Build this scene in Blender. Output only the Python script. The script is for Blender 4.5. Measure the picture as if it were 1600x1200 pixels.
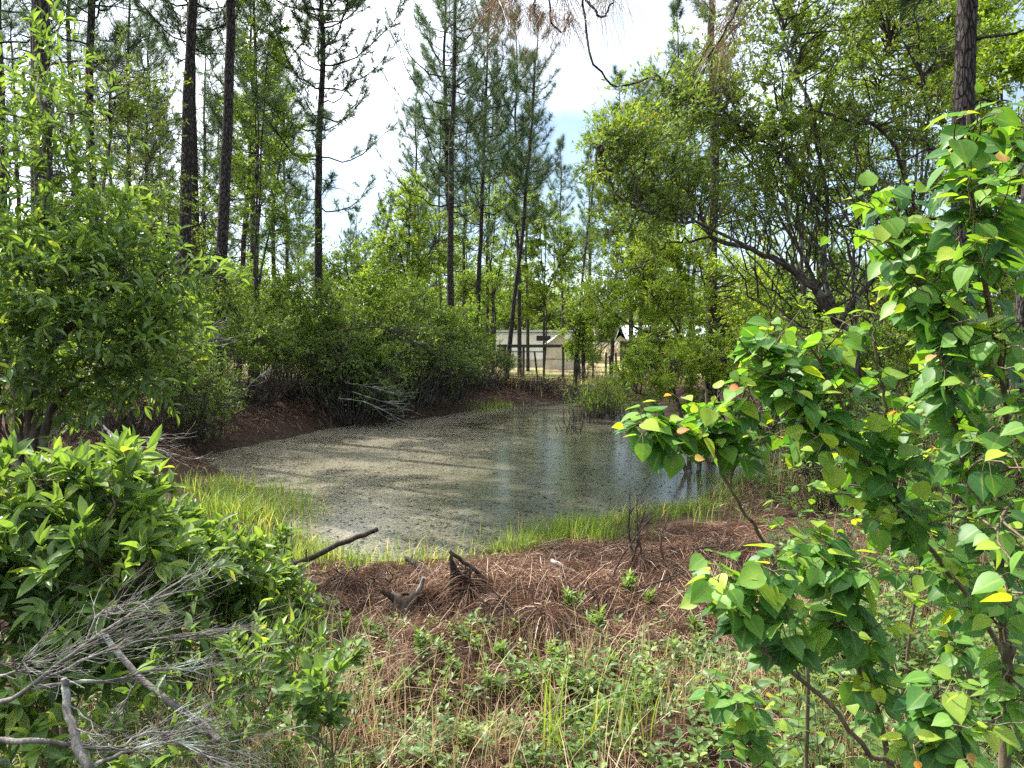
import bpy, math
import numpy as np
from mathutils import Vector

for o in list(bpy.data.objects):
    bpy.data.objects.remove(o, do_unlink=True)
SC = bpy.context.scene
COL = SC.collection
rad = math.radians

# ------------------------------------------------------------------ camera
EYE = 1.6
FPX = 1200.0                      # focal length in pixels of the 1600 px frame
PITCH = math.atan(60.0 / FPX)     # horizon 60 px above the middle
cd = bpy.data.cameras.new('camera'); cam = bpy.data.objects.new('camera', cd); COL.objects.link(cam)
cam.location = (0, 0, EYE)
cam.rotation_euler = (rad(90) - PITCH, 0, 0)
cd.sensor_width = 36.0; cd.lens = 36.0 * FPX / 1600.0
cd.clip_start = 0.05; cd.clip_end = 6000
SC.camera = cam

# ------------------------------------------------------------------ sun, sky, exposure
SUN_EL, SUN_AZ = 50.0, -55.0      # azimuth from +Y (view direction), negative = left
ld = bpy.data.lights.new('sun', 'SUN'); sun = bpy.data.objects.new('sun', ld); COL.objects.link(sun)
ld.energy = 4.8; ld.angle = rad(0.5); ld.color = (1.0, 0.94, 0.84)
_sd = Vector((math.sin(rad(SUN_AZ)) * math.cos(rad(SUN_EL)), math.cos(rad(SUN_AZ)) * math.cos(rad(SUN_EL)), math.sin(rad(SUN_EL))))
sun.rotation_euler = _sd.to_track_quat('Z', 'Y').to_euler()
W = bpy.data.worlds.new('World'); SC.world = W; W.use_nodes = True
nt = W.node_tree; nt.nodes.clear()
sky = nt.nodes.new('ShaderNodeTexSky'); sky.sky_type = 'NISHITA'; sky.sun_disc = False
sky.sun_elevation = rad(SUN_EL); sky.sun_rotation = rad(SUN_AZ)
sky.dust_density = 0.7; sky.air_density = 1.0; sky.ozone_density = 1.0
geo = nt.nodes.new('ShaderNodeTexCoord')
cn = nt.nodes.new('ShaderNodeTexNoise'); cn.inputs['Scale'].default_value = 2.2; cn.inputs['Detail'].default_value = 6; cn.inputs['Roughness'].default_value = 0.55
nt.links.new(geo.outputs['Generated'], cn.inputs['Vector'])
cr = nt.nodes.new('ShaderNodeMapRange'); cr.inputs['From Min'].default_value = 0.74; cr.inputs['From Max'].default_value = 1.12
cr.inputs['To Min'].default_value = 0.03; cr.inputs['To Max'].default_value = 0.9
vd = nt.nodes.new('ShaderNodeVectorMath'); vd.operation = 'DOT_PRODUCT'; vd.inputs[1].default_value = (_sd.x, _sd.y, _sd.z); nt.links.new(geo.outputs['Generated'], vd.inputs[0])
ma = nt.nodes.new('ShaderNodeMath'); ma.operation = 'MULTIPLY_ADD'; ma.inputs[1].default_value = 0.42; nt.links.new(vd.outputs['Value'], ma.inputs[0]); nt.links.new(cn.outputs['Fac'], ma.inputs[2])   # the veil thickens toward the sun
sz = nt.nodes.new('ShaderNodeSeparateXYZ'); nt.links.new(geo.outputs['Generated'], sz.inputs[0])
mb_ = nt.nodes.new('ShaderNodeMath'); mb_.operation = 'MULTIPLY_ADD'; mb_.inputs[1].default_value = 0.35; nt.links.new(sz.outputs['Z'], mb_.inputs[0]); nt.links.new(ma.outputs['Value'], mb_.inputs[2])  # thickens the cloud overhead, out of view, added for fill light
nt.links.new(mb_.outputs['Value'], cr.inputs['Value'])
mx = nt.nodes.new('ShaderNodeMix'); mx.data_type = 'RGBA'
nt.links.new(cr.outputs['Result'], mx.inputs['Factor']); nt.links.new(sky.outputs['Color'], mx.inputs['A'])
mx.inputs['B'].default_value = (17.5, 17.8, 18.2, 1)      # thin bright cloud
bg = nt.nodes.new('ShaderNodeBackground'); bg.inputs['Strength'].default_value = 0.095
wo = nt.nodes.new('ShaderNodeOutputWorld')
nt.links.new(mx.outputs['Result'], bg.inputs['Color']); nt.links.new(bg.outputs['Background'], wo.inputs['Surface'])
SC.view_settings.view_transform = 'Standard'; SC.view_settings.look = 'None'
SC.view_settings.exposure = 1.28; SC.view_settings.gamma = 1.0; SC.view_settings.use_curve_mapping = False
SC.render.engine = 'CYCLES'
SC.cycles.max_bounces = 7; SC.cycles.diffuse_bounces = 3; SC.cycles.glossy_bounces = 3; SC.cycles.transmission_bounces = 5
SC.cycles.sample_clamp_indirect = 6.0
SC.cycles.use_denoising = False

# ------------------------------------------------------------------ helpers
def rng_(s): return np.random.default_rng(s)
def nrm(a): return a / np.maximum(np.linalg.norm(a, axis=-1, keepdims=True), 1e-9)
def runit(r, n): return nrm(r.normal(size=(n, 3)))
_c, _s = math.cos(PITCH), math.sin(PITCH)
def at(px, py, d):
    """point d metres ahead of the photographer, seen at photo pixel px, py"""
    u = (px - 800.0) / FPX; v = (600.0 - py) / FPX
    y = _c + v * _s; z = -_s + v * _c
    return np.array([u / y * d, d, EYE + z / y * d])

def link(name, me, parent=None, mats=()):
    o = bpy.data.objects.new(name, me); COL.objects.link(o)
    for m in mats: me.materials.append(m)
    if parent is not None: o.parent = parent
    return o
def tag(o, label=None, cat=None, group=None, kind=None):
    if label: o['label'] = label
    if cat: o['category'] = cat
    if group: o['group'] = group
    if kind: o['kind'] = kind
    return o
def thing(name, label, cat, loc=(0, 0, 0), group=None):
    o = bpy.data.objects.new(name, None); COL.objects.link(o)
    o.location = tuple(float(c) for c in loc); o.empty_display_size = 0.2
    return tag(o, label, cat, group)
def copy_thing(root, loc, rotz=0.0, scale=1.0, label=None, group=None, tilt=(0, 0), name=None):
    r = root.copy(); COL.objects.link(r)
    if name: r.name = name
    place(r, loc, rotz, scale, tilt)
    if label: r['label'] = label
    if group: r['group'] = group
    for ch in list(root.children):
        c = ch.copy(); COL.objects.link(c); c.parent = r
        for g in list(ch.children):
            d = g.copy(); COL.objects.link(d); d.parent = c
    return r
def place(r, loc, rotz=0.0, scale=1.0, tilt=(0, 0)):
    r.location = tuple(float(c) for c in loc); r.rotation_euler = (tilt[0], tilt[1], rotz)
    r.scale = (scale,) * 3 if np.isscalar(scale) else scale

LEAF_GAIN = 1.5
class MB:
    """collects vertices and faces with numpy, then links them as one mesh object"""
    def __init__(s): s.v = []; s.t = []; s.r = []; s.f3 = []; s.f4 = []; s.n = 0; s.smooth = True
    def add(s, v, f3=None, f4=None, tone=None, rib=None):
        v = np.asarray(v, float).reshape(-1, 3); k = len(v)
        s.v.append(v); s.t.append(np.zeros(k) if tone is None else np.broadcast_to(np.asarray(tone, float), (k,)))
        s.r.append(np.zeros(k) if rib is None else rib)
        if f3 is not None and len(f3): s.f3.append(np.asarray(f3).reshape(-1, 3) + s.n)
        if f4 is not None and len(f4): s.f4.append(np.asarray(f4).reshape(-1, 4) + s.n)
        s.n += k
    def build(s, name, mat, parent=None, origin=None):
        v = np.concatenate(s.v)
        org = np.array(parent.location) if parent is not None else (np.zeros(3) if origin is None else np.asarray(origin, float))
        v = v - org
        f3 = np.concatenate(s.f3) if s.f3 else np.zeros((0, 3), int)
        f4 = np.concatenate(s.f4) if s.f4 else np.zeros((0, 4), int)
        me = bpy.data.meshes.new(name)
        me.vertices.add(len(v)); me.vertices.foreach_set('co', v.astype(np.float32).ravel())
        nl = f3.size + f4.size; me.loops.add(nl)
        me.loops.foreach_set('vertex_index', np.concatenate([f3.ravel(), f4.ravel()]).astype(np.int32))
        npoly = len(f3) + len(f4); me.polygons.add(npoly)
        st = np.concatenate([np.arange(len(f3)) * 3, f3.size + np.arange(len(f4)) * 4]).astype(np.int32)
        me.polygons.foreach_set('loop_start', st)
        me.polygons.foreach_set('loop_total', np.concatenate([np.full(len(f3), 3), np.full(len(f4), 4)]).astype(np.int32))
        me.polygons.foreach_set('use_smooth', np.full(npoly, s.smooth))
        at_ = me.attributes.new('tone', 'FLOAT', 'POINT'); at_.data.foreach_set('value', np.concatenate(s.t).astype(np.float32))
        rb_ = np.concatenate(s.r)
        if rb_.any(): a2_ = me.attributes.new('rib', 'FLOAT', 'POINT'); a2_.data.foreach_set('value', rb_.astype(np.float32))
        me.update(calc_edges=True)
        o = link(name, me, parent, (mat,) if mat else ())
        if parent is None: o.location = tuple(org)
        return o

def frame(T):
    ref = np.where(np.abs(T[..., 2:3]) > 0.9, np.array([1.0, 0, 0]), np.array([0, 0, 1.0]))
    U = nrm(np.cross(T, ref)); V = np.cross(T, U)
    return U, V
def tubes(mb, P, R, k=5, tone=None, cap=False):
    """n tubes of m points: P (n,m,3), R (n,m)"""
    P = np.asarray(P, float); R = np.asarray(R, float)
    if P.ndim == 2: P = P[None]; R = R[None]
    n, m, _ = P.shape
    if n == 0: return
    T = np.empty_like(P); T[:, 1:-1] = P[:, 2:] - P[:, :-2]; T[:, 0] = P[:, 1] - P[:, 0]; T[:, -1] = P[:, -1] - P[:, -2]
    T = nrm(T)
    mean = nrm(P[:, -1] - P[:, 0])
    ref = np.where(np.abs(mean[:, 2:3]) > 0.8, np.array([1.0, 0, 0]), np.array([0, 0, 1.0]))[:, None, :]
    U = nrm(np.cross(T, np.broadcast_to(ref, T.shape))); V = np.cross(T, U)
    a = np.arange(k) * 2 * math.pi / k
    ring = P[:, :, None, :] + R[:, :, None, None] * (U[:, :, None, :] * np.cos(a)[None, None, :, None] + V[:, :, None, :] * np.sin(a)[None, None, :, None])
    base = (np.arange(n) * m * k)[:, None, None] + (np.arange(m - 1) * k)[None, :, None]
    i = np.arange(k); j = (i + 1) % k
    f = np.stack([base + i, base + j, base + k + j, base + k + i], -1).reshape(-1, 4)
    tn = None if tone is None else np.repeat(np.broadcast_to(np.asarray(tone, float), (n,)), m * k)
    mb.add(ring.reshape(-1, 3), f4=f, tone=tn)
    if cap:
        for q in range(n):
            for e in (0, m - 1):
                c = P[q, e]; rg = ring[q, e]
                vv = np.concatenate([c[None], rg])
                ff = [(0, 1 + x, 1 + (x + 1) % k) for x in range(k)]
                mb.add(vv, f3=ff)

def leaf_tpl(xs, ws, curve=0.1, fold=0.06, back=0.0):
    """leaf outline: rib along +x, half widths ws, returns verts, tris, quads"""
    m = len(xs); xs = np.array(xs, float); ws = np.array(ws, float)
    V = [(x, 0, -curve * x * x) for x in xs]; L = {}; Rr = {}
    for i in range(1, m - 1):
        L[i] = len(V); V.append((xs[i] - back * (1 - xs[i]) ** 3, ws[i], -curve * xs[i] ** 2 + fold * ws[i] * 2))
        Rr[i] = len(V); V.append((xs[i] - back * (1 - xs[i]) ** 3, -ws[i], -curve * xs[i] ** 2 + fold * ws[i] * 2))
    f3 = [(0, 1, L[1]), (0, Rr[1], 1), (m - 1, L[m - 2], m - 2), (m - 1, m - 2, Rr[m - 2])]; f4 = []
    for i in range(1, m - 2):
        f4.append((i, i + 1, L[i + 1], L[i])); f4.append((i, Rr[i], Rr[i + 1], i + 1))
    return np.array(V), np.array(f3).reshape(-1, 3), np.array(f4).reshape(-1, 4)
LEAF_FAR = (np.array([(0, 0, 0), (.45, .5, .05), (1, 0, -.08), (.45, -.5, .05)]), np.zeros((0, 3), int), np.array([(0, 3, 2, 1)]))
LEAF_MID = leaf_tpl([0, .5, 1], [0, .5, 0], .12, .09)
LEAF_LANCE = leaf_tpl([0, .2, .45, .7, .9, 1], [0, .30, .5, .42, .17, 0], .16, .12)
LEAF_HEART = leaf_tpl([0, .07, .2, .38, .56, .74, .9, 1], [0, .27, .46, .5, .41, .24, .08, 0], .13, .10, .10)
LEAF_OVAL = leaf_tpl([0, .15, .4, .65, .88, 1], [0, .32, .5, .46, .24, 0], .15, .10)
def leaves(mb, r, pos, A, N, L, Wd, tpl, tone):
    """leaf blades: base pos, axis A, normal hint N, length L, width Wd"""
    n = len(pos)
    if n == 0: return
    B = nrm(np.cross(N, A)); N = np.cross(A, B)
    V, f3, f4 = tpl; k = len(V)
    L = np.broadcast_to(np.asarray(L, float), (n,)); Wd = np.broadcast_to(np.asarray(Wd, float), (n,))
    out = pos[:, None, :] + (V[None, :, 0:1] * L[:, None, None]) * A[:, None, :] + (V[None, :, 1:2] * Wd[:, None, None]) * B[:, None, :] + (V[None, :, 2:3] * L[:, None, None]) * N[:, None, :]
    off = (np.arange(n) * k)[:, None, None]
    rb_ = np.tile((np.abs(V[:, 1]) < 1e-6).astype(float), n) if k > 6 else None
    mb.add(out.reshape(-1, 3), (f3[None] + off).reshape(-1, 3) if len(f3) else None, (f4[None] + off).reshape(-1, 4) if len(f4) else None,
           np.repeat(np.broadcast_to(np.asarray(tone, float), (n,)), k), rb_)
def needles(mb, r, pos, D, L, w, tone):
    n = len(pos)
    S = nrm(np.cross(D, runit(r, n))) * (np.broadcast_to(np.asarray(w, float), (n,)) * .5)[:, None]
    L = np.broadcast_to(np.asarray(L, float), (n,))
    v = np.stack([pos - S, pos + S, pos + D * L[:, None]], 1)
    mb.add(v.reshape(-1, 3), f3=np.arange(n * 3).reshape(-1, 3), tone=np.repeat(np.broadcast_to(tone, (n,)), 3))
def ribbons(mb, P, Wd, S, tone):
    """n ribbons of m points with half width Wd (n,m) along S (n,3)"""
    n, m, _ = P.shape
    a = P - S[:, None, :] * Wd[:, :, None]; b = P + S[:, None, :] * Wd[:, :, None]
    v = np.stack([a, b], 2).reshape(-1, 3)
    base = (np.arange(n) * m * 2)[:, None] + (np.arange(m - 1) * 2)[None]
    f = np.stack([base, base + 1, base + 3, base + 2], -1).reshape(-1, 4)
    mb.add(v, f4=f, tone=np.repeat(np.broadcast_to(np.asarray(tone, float), (n,)), m * 2))
def spline(pts, m):
    """Catmull-Rom through pts, m samples"""
    p = np.asarray(pts, float); n = len(p)
    if n == 2: return p[0] + (p[1] - p[0]) * np.linspace(0, 1, m)[:, None]
    q = np.concatenate([[2 * p[0] - p[1]], p, [2 * p[-1] - p[-2]]])
    out = []
    for t in np.linspace(0, n - 1, m):
        i = min(int(t), n - 2); f = t - i
        a, b, c, d = q[i], q[i + 1], q[i + 2], q[i + 3]
        out.append(.5 * (2 * b + (c - a) * f + (2 * a - 5 * b + 4 * c - d) * f * f + (3 * b - a - 3 * c + d) * f ** 3))
    return np.array(out)
def box(mb, x0, x1, y0, y1, z0, z1, tone=0):
    v = [(x0, y0, z0), (x1, y0, z0), (x1, y1, z0), (x0, y1, z0), (x0, y0, z1), (x1, y0, z1), (x1, y1, z1), (x0, y1, z1)]
    mb.add(v, f4=[(0, 3, 2, 1), (4, 5, 6, 7), (0, 1, 5, 4), (1, 2, 6, 5), (2, 3, 7, 6), (3, 0, 4, 7)], tone=tone)

# ------------------------------------------------------------------ materials
def newmat(name):
    m = bpy.data.materials.new(name); m.use_nodes = True; m.node_tree.nodes.clear()
    return m, m.node_tree
def ramp(t, stops):
    n = t.nodes.new('ShaderNodeValToRGB'); e = n.color_ramp.elements
    while len(e) < len(stops): e.new(0.5)
    for q, (p, c) in zip(e, stops): q.position = p; q.color = (*c, 1)
    return n
def out(t, sh):
    o = t.nodes.new('ShaderNodeOutputMaterial'); t.links.new(sh, o.inputs['Surface'])
def leaf_mat(name, stops, trans=0.4, gain=(1.5, 1.55, 0.7), rough=0.42, spec=0.5, veins=False):
    m, t = newmat(name)
    a = t.nodes.new('ShaderNodeAttribute'); a.attribute_name = 'tone'
    rp = ramp(t, [(p, tuple(min(.9, x * LEAF_GAIN) for x in c)) for p, c in stops]); t.links.new(a.outputs['Fac'], rp.inputs['Fac'])
    if veins:
        av = t.nodes.new('ShaderNodeAttribute'); av.attribute_name = 'rib'
        mv = t.nodes.new('ShaderNodeMapRange'); mv.inputs['From Min'].default_value = .86; mv.inputs['From Max'].default_value = .97; mv.inputs['To Max'].default_value = .55; t.links.new(av.outputs['Fac'], mv.inputs['Value'])
        tc = t.nodes.new('ShaderNodeTexCoord'); nz = t.nodes.new('ShaderNodeTexNoise'); nz.inputs['Scale'].default_value = 38; nz.inputs['Detail'].default_value = 4; t.links.new(tc.outputs['Object'], nz.inputs['Vector'])
        md = t.nodes.new('ShaderNodeMapRange'); md.inputs['From Min'].default_value = .3; md.inputs['From Max'].default_value = .7; md.inputs['To Min'].default_value = .86; md.inputs['To Max'].default_value = 1.12; t.links.new(nz.outputs['Fac'], md.inputs['Value'])
        m1 = t.nodes.new('ShaderNodeMix'); m1.data_type = 'RGBA'; m1.blend_type = 'MULTIPLY'; m1.inputs['Factor'].default_value = 1; t.links.new(rp.outputs['Color'], m1.inputs['A']); t.links.new(md.outputs['Result'], m1.inputs['B'])
        m2 = t.nodes.new('ShaderNodeMix'); m2.data_type = 'RGBA'; m2.inputs['B'].default_value = (.30, .36, .10, 1); t.links.new(mv.outputs['Result'], m2.inputs['Factor']); t.links.new(m1.outputs['Result'], m2.inputs['A'])
        sp = t.nodes.new('ShaderNodeMapRange'); sp.inputs['From Min'].default_value = .77; sp.inputs['From Max'].default_value = .80; sp.inputs['To Max'].default_value = .7; nz2 = t.nodes.new('ShaderNodeTexNoise'); nz2.inputs['Scale'].default_value = 32; nz2.inputs['Detail'].default_value = 3; t.links.new(tc.outputs['Object'], nz2.inputs['Vector']); t.links.new(nz2.outputs['Fac'], sp.inputs['Value'])
        m3 = t.nodes.new('ShaderNodeMix'); m3.data_type = 'RGBA'; m3.inputs['B'].default_value = (.16, .10, .035, 1); t.links.new(sp.outputs['Result'], m3.inputs['Factor']); t.links.new(m2.outputs['Result'], m3.inputs['A'])
        class _o: outputs = {'Color': m3.outputs['Result']}
        rp = _o
    b = t.nodes.new('ShaderNodeBsdfPrincipled'); b.inputs['Roughness'].default_value = rough; b.inputs['Specular IOR Level'].default_value = spec
    t.links.new(rp.outputs['Color'], b.inputs['Base Color'])
    mu = t.nodes.new('ShaderNodeMix'); mu.data_type = 'RGBA'; mu.blend_type = 'MULTIPLY'; mu.inputs['Factor'].default_value = 1
    t.links.new(rp.outputs['Color'], mu.inputs['A']); mu.inputs['B'].default_value = (*gain, 1)
    tr = t.nodes.new('ShaderNodeBsdfTranslucent'); t.links.new(mu.outputs['Result'], tr.inputs['Color'])
    mi = t.nodes.new('ShaderNodeMixShader'); mi.inputs['Fac'].default_value = trans
    t.links.new(b.outputs['BSDF'], mi.inputs[1]); t.links.new(tr.outputs['BSDF'], mi.inputs[2])
    out(t, mi.outputs['Shader']); return m
def bark_mat(name, c0, c1, c2, sx=14.0, sz=2.2, bump=0.6, rough=0.9, lichen=None, plates=False):
    m, t = newmat(name)
    tc = t.nodes.new('ShaderNodeTexCoord'); mp = t.nodes.new('ShaderNodeMapping'); mp.inputs['Scale'].default_value = (sx, sx, sz)
    t.links.new(tc.outputs['Object'], mp.inputs['Vector'])
    n1 = t.nodes.new('ShaderNodeTexNoise'); n1.inputs['Scale'].default_value = 1.0; n1.inputs['Detail'].default_value = 5; n1.inputs['Roughness'].default_value = .65
    t.links.new(mp.outputs['Vector'], n1.inputs['Vector'])
    rp = ramp(t, [(.32, c0), (.5, c1), (.68, c2)]); t.links.new(n1.outputs['Fac'], rp.inputs['Fac'])
    col = rp.outputs['Color']; hgt = n1.outputs['Fac']
    if plates:
        mp2 = t.nodes.new('ShaderNodeMapping'); mp2.inputs['Scale'].default_value = (24, 24, 6.5); t.links.new(tc.outputs['Object'], mp2.inputs['Vector'])
        vo = t.nodes.new('ShaderNodeTexVoronoi'); vo.feature = 'DISTANCE_TO_EDGE'; vo.inputs['Scale'].default_value = 1.0
        ad = t.nodes.new('ShaderNodeMix'); ad.data_type = 'RGBA'; ad.blend_type = 'ADD'; ad.inputs['Factor'].default_value = .45; t.links.new(mp2.outputs['Vector'], ad.inputs['A']); t.links.new(n1.outputs['Color'], ad.inputs['B']); t.links.new(ad.outputs['Result'], vo.inputs['Vector'])
        mv = t.nodes.new('ShaderNodeMapRange'); mv.inputs['From Max'].default_value = .14; t.links.new(vo.outputs['Distance'], mv.inputs['Value'])
        mz = t.nodes.new('ShaderNodeMix'); mz.data_type = 'RGBA'; mz.inputs['A'].default_value = (.014, .012, .010, 1); t.links.new(mv.outputs['Result'], mz.inputs['Factor']); t.links.new(col, mz.inputs['B']); col = mz.outputs['Result']
        mh = t.nodes.new('ShaderNodeMath'); mh.operation = 'MULTIPLY_ADD'; mh.inputs[1].default_value = 1.2; t.links.new(mv.outputs['Result'], mh.inputs[0]); t.links.new(n1.outputs['Fac'], mh.inputs[2]); hgt = mh.outputs['Value']
    if lichen:
        n2 = t.nodes.new('ShaderNodeTexNoise'); n2.inputs['Scale'].default_value = 5.0; n2.inputs['Detail'].default_value = 4
        t.links.new(tc.outputs['Object'], n2.inputs['Vector'])
        mr = t.nodes.new('ShaderNodeMapRange'); mr.inputs['From Min'].default_value = .55; mr.inputs['From Max'].default_value = .62
        t.links.new(n2.outputs['Fac'], mr.inputs['Value'])
        mxx = t.nodes.new('ShaderNodeMix'); mxx.data_type = 'RGBA'; mxx.inputs['B'].default_value = (*lichen, 1)
        t.links.new(mr.outputs['Result'], mxx.inputs['Factor']); t.links.new(col, mxx.inputs['A']); col = mxx.outputs['Result']
    b = t.nodes.new('ShaderNodeBsdfPrincipled'); b.inputs['Roughness'].default_value = rough; b.inputs['Specular IOR Level'].default_value = .2
    t.links.new(col, b.inputs['Base Color'])
    bp = t.nodes.new('ShaderNodeBump'); bp.inputs['Strength'].default_value = bump; bp.inputs['Distance'].default_value = 0.03
    t.links.new(hgt, bp.inputs['Height']); t.links.new(bp.outputs['Normal'], b.inputs['Normal'])
    out(t, b.outputs['BSDF']); return m
def plain(name, c, rough=.5, spec=.4, metal=0.0, dirt=None, scale=3.0):
    m, t = newmat(name)
    b = t.nodes.new('ShaderNodeBsdfPrincipled'); b.inputs['Roughness'].default_value = rough; b.inputs['Specular IOR Level'].default_value = spec; b.inputs['Metallic'].default_value = metal
    tc = t.nodes.new('ShaderNodeTexCoord'); n = t.nodes.new('ShaderNodeTexNoise'); n.inputs['Scale'].default_value = scale; n.inputs['Detail'].default_value = 5
    t.links.new(tc.outputs['Object'], n.inputs['Vector'])
    d = dirt or tuple(x * .7 for x in c)
    rp = ramp(t, [(.35, d), (.6, c)]); t.links.new(n.outputs['Fac'], rp.inputs['Fac']); t.links.new(rp.outputs['Color'], b.inputs['Base Color'])
    out(t, b.outputs['BSDF']); return m

M = {}
M['pine_needle'] = leaf_mat('pine_needle', [(0, (.022, .048, .020)), (.5, (.045, .085, .032)), (.85, (.075, .125, .042)), (1, (.16, .10, .04))], .25, (1.2, 1.35, .7), .5, .4)
M['brown_needle'] = leaf_mat('brown_needle', [(0, (.07, .05, .024)), (.5, (.13, .075, .035)), (1, (.075, .085, .03))], .25, (1.3, 1.1, .8), .5)
M['bay_leaf'] = leaf_mat('bay_leaf', [(0, (.042, .080, .028)), (.5, (.082, .142, .044)), (.85, (.135, .205, .055)), (1, (.22, .26, .06))], .45, (1.55, 1.5, .5), .42, .35, True)
M['dark_leaf'] = leaf_mat('dark_leaf', [(0, (.045, .078, .022)), (.5, (.092, .145, .034)), (.85, (.150, .205, .042)), (1, (.17, .11, .04))], .44, (1.55, 1.5, .5), .5, .3)
M['fresh_leaf'] = leaf_mat('fresh_leaf', [(0, (.065, .120, .022)), (.5, (.120, .190, .032)), (.85, (.19, .26, .042)), (1, (.27, .29, .06))], .5, (1.45, 1.4, .5), .5, .3)
M['tallow_leaf'] = leaf_mat('tallow_leaf', [(0, (.024, .078, .026)), (.45, (.056, .145, .031)), (.7, (.105, .21, .035)), (.86, (.24, .31, .04)), (.93, (.36, .24, .06)), (1, (.45, .15, .07))], .45, (1.7, 1.6, .45), .45, .3, True)
M['grass'] = leaf_mat('grass_blade', [(0, (.055, .095, .020)), (.5, (.100, .160, .032)), (.85, (.155, .215, .050)), (1, (.30, .26, .13))], .5, (1.4, 1.35, .55), .5, .3)
M['dry'] = leaf_mat('dry_grass', [(0, (.13, .085, .045)), (.5, (.26, .19, .11)), (1, (.42, .34, .21))], .3, (1.2, 1.1, .9), .6, .25)
M['straw'] = leaf_mat('pine_straw', [(0, (.026, .015, .011)), (.4, (.075, .036, .022)), (.7, (.17, .098, .060)), (1, (.46, .36, .27))], .2, (1.2, 1.0, .8), .6, .25)
M['pine_bark'] = bark_mat('pine_bark', (.030, .027, .024), (.080, .068, .060), (.17, .145, .13), 26, 7.0, 1.0, plates=True)
M['oak_bark'] = bark_mat('oak_bark', (.026, .022, .017), (.065, .055, .043), (.14, .122, .10), 20, 5, .6, lichen=(.19, .195, .165))
M['stem_bark'] = bark_mat('stem_bark', (.075, .058, .036), (.14, .11, .07), (.22, .18, .125), 50, 12, .3, .8)
M['dead_wood'] = bark_mat('dead_wood', (.07, .064, .056), (.155, .145, .13), (.28, .265, .24), 45, 9, .4, .9, lichen=(.40, .43, .37))
M['dark_wood'] = bark_mat('dark_wood', (.018, .014, .011), (.045, .035, .027), (.10, .08, .06), 40, 9, .5)
M['post_wood'] = bark_mat('post_wood', (.035, .030, .024), (.075, .065, .052), (.13, .115, .095), 20, 3, .4)
M['white_paint'] = plain('white_paint', (.80, .81, .80), .4, .4, 0, (.62, .64, .60), .6)
M['cream_paint'] = plain('cream_paint', (.62, .58, .46), .6, .3, 0, (.48, .45, .35), 1.6)
M['roof_metal'] = plain('roof_metal', (.55, .60, .66), .35, .5, .3, (.42, .47, .52), .8)
M['dark_glass'] = plain('dark_glass', (.02, .025, .03), .08, .5)
M['rubber'] = plain('rubber', (.02, .02, .02), .8)
M['stripe'] = plain('stripe_paint', (.16, .24, .24), .5)

def ground_mat():
    m, t = newmat('ground_soil')
    g = t.nodes.new('ShaderNodeNewGeometry')
    sx = t.nodes.new('ShaderNodeSeparateXYZ'); t.links.new(g.outputs['Position'], sx.inputs[0])
    def noise(scale, det=6, rough=.6, stretch=None):
        n = t.nodes.new('ShaderNodeTexNoise'); n.inputs['Scale'].default_value = scale; n.inputs['Detail'].default_value = det; n.inputs['Roughness'].default_value = rough
        t.links.new(g.outputs['Position'], n.inputs['Vector']); return n
    n1 = noise(38, 8, .75); n2 = noise(2.3, 5); n3 = noise(.35, 4); n4 = noise(12, 5, .7)
    r1 = ramp(t, [(.32, (.018, .012, .009)), (.46, (.040, .023, .016)), (.6, (.095, .054, .036)), (.76, (.20, .13, .09))])
    t.links.new(n1.outputs['Fac'], r1.inputs['Fac'])
    r2 = ramp(t, [(.4, (.020, .016, .011)), (.62, (.075, .050, .030))]); t.links.new(n4.outputs['Fac'], r2.inputs['Fac'])   # dark mud
    mm = t.nodes.new('ShaderNodeMapRange'); mm.inputs['From Min'].default_value = -.50; mm.inputs['From Max'].default_value = -.34; mm.inputs['To Min'].default_value = .9; mm.inputs['To Max'].default_value = 0
    t.links.new(sx.outputs['Z'], mm.inputs['Value'])
    mx1 = t.nodes.new('ShaderNodeMix'); mx1.data_type = 'RGBA'
    t.links.new(mm.outputs['Result'], mx1.inputs['Factor']); t.links.new(r1.outputs['Color'], mx1.inputs['A']); t.links.new(r2.outputs['Color'], mx1.inputs['B'])
    # sandy yard with patchy grass beyond the fence
    r3 = ramp(t, [(.40, (.36, .235, .145)), (.52, (.22, .20, .085)), (.64, (.085, .125, .032))]); t.links.new(n3.outputs['Fac'], r3.inputs['Fac'])
    ad = t.nodes.new('ShaderNodeMath'); ad.operation = 'MULTIPLY_ADD'; ad.inputs[1].default_value = 4.0; t.links.new(n2.outputs['Fac'], ad.inputs[0]); t.links.new(sx.outputs['Y'], ad.inputs[2])
    my = t.nodes.new('ShaderNodeMapRange'); my.inputs['From Min'].default_value = 34.5; my.inputs['From Max'].default_value = 36.5; t.links.new(ad.outputs['Value'], my.inputs['Value'])
    mx2 = t.nodes.new('ShaderNodeMix'); mx2.data_type = 'RGBA'
    t.links.new(my.outputs['Result'], mx2.inputs['Factor']); t.links.new(mx1.outputs['Result'], mx2.inputs['A']); t.links.new(r3.outputs['Color'], mx2.inputs['B'])
    b = t.nodes.new('ShaderNodeBsdfPrincipled'); b.inputs['Roughness'].default_value = .95; b.inputs['Specular IOR Level'].default_value = .15
    t.links.new(mx2.outputs['Result'], b.inputs['Base Color'])
    bp = t.nodes.new('ShaderNodeBump'); bp.inputs['Strength'].default_value = .9; bp.inputs['Distance'].default_value = .03
    t.links.new(n1.outputs['Fac'], bp.inputs['Height']); t.links.new(bp.outputs['Normal'], b.inputs['Normal'])
    out(t, b.outputs['BSDF']); return m
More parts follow.
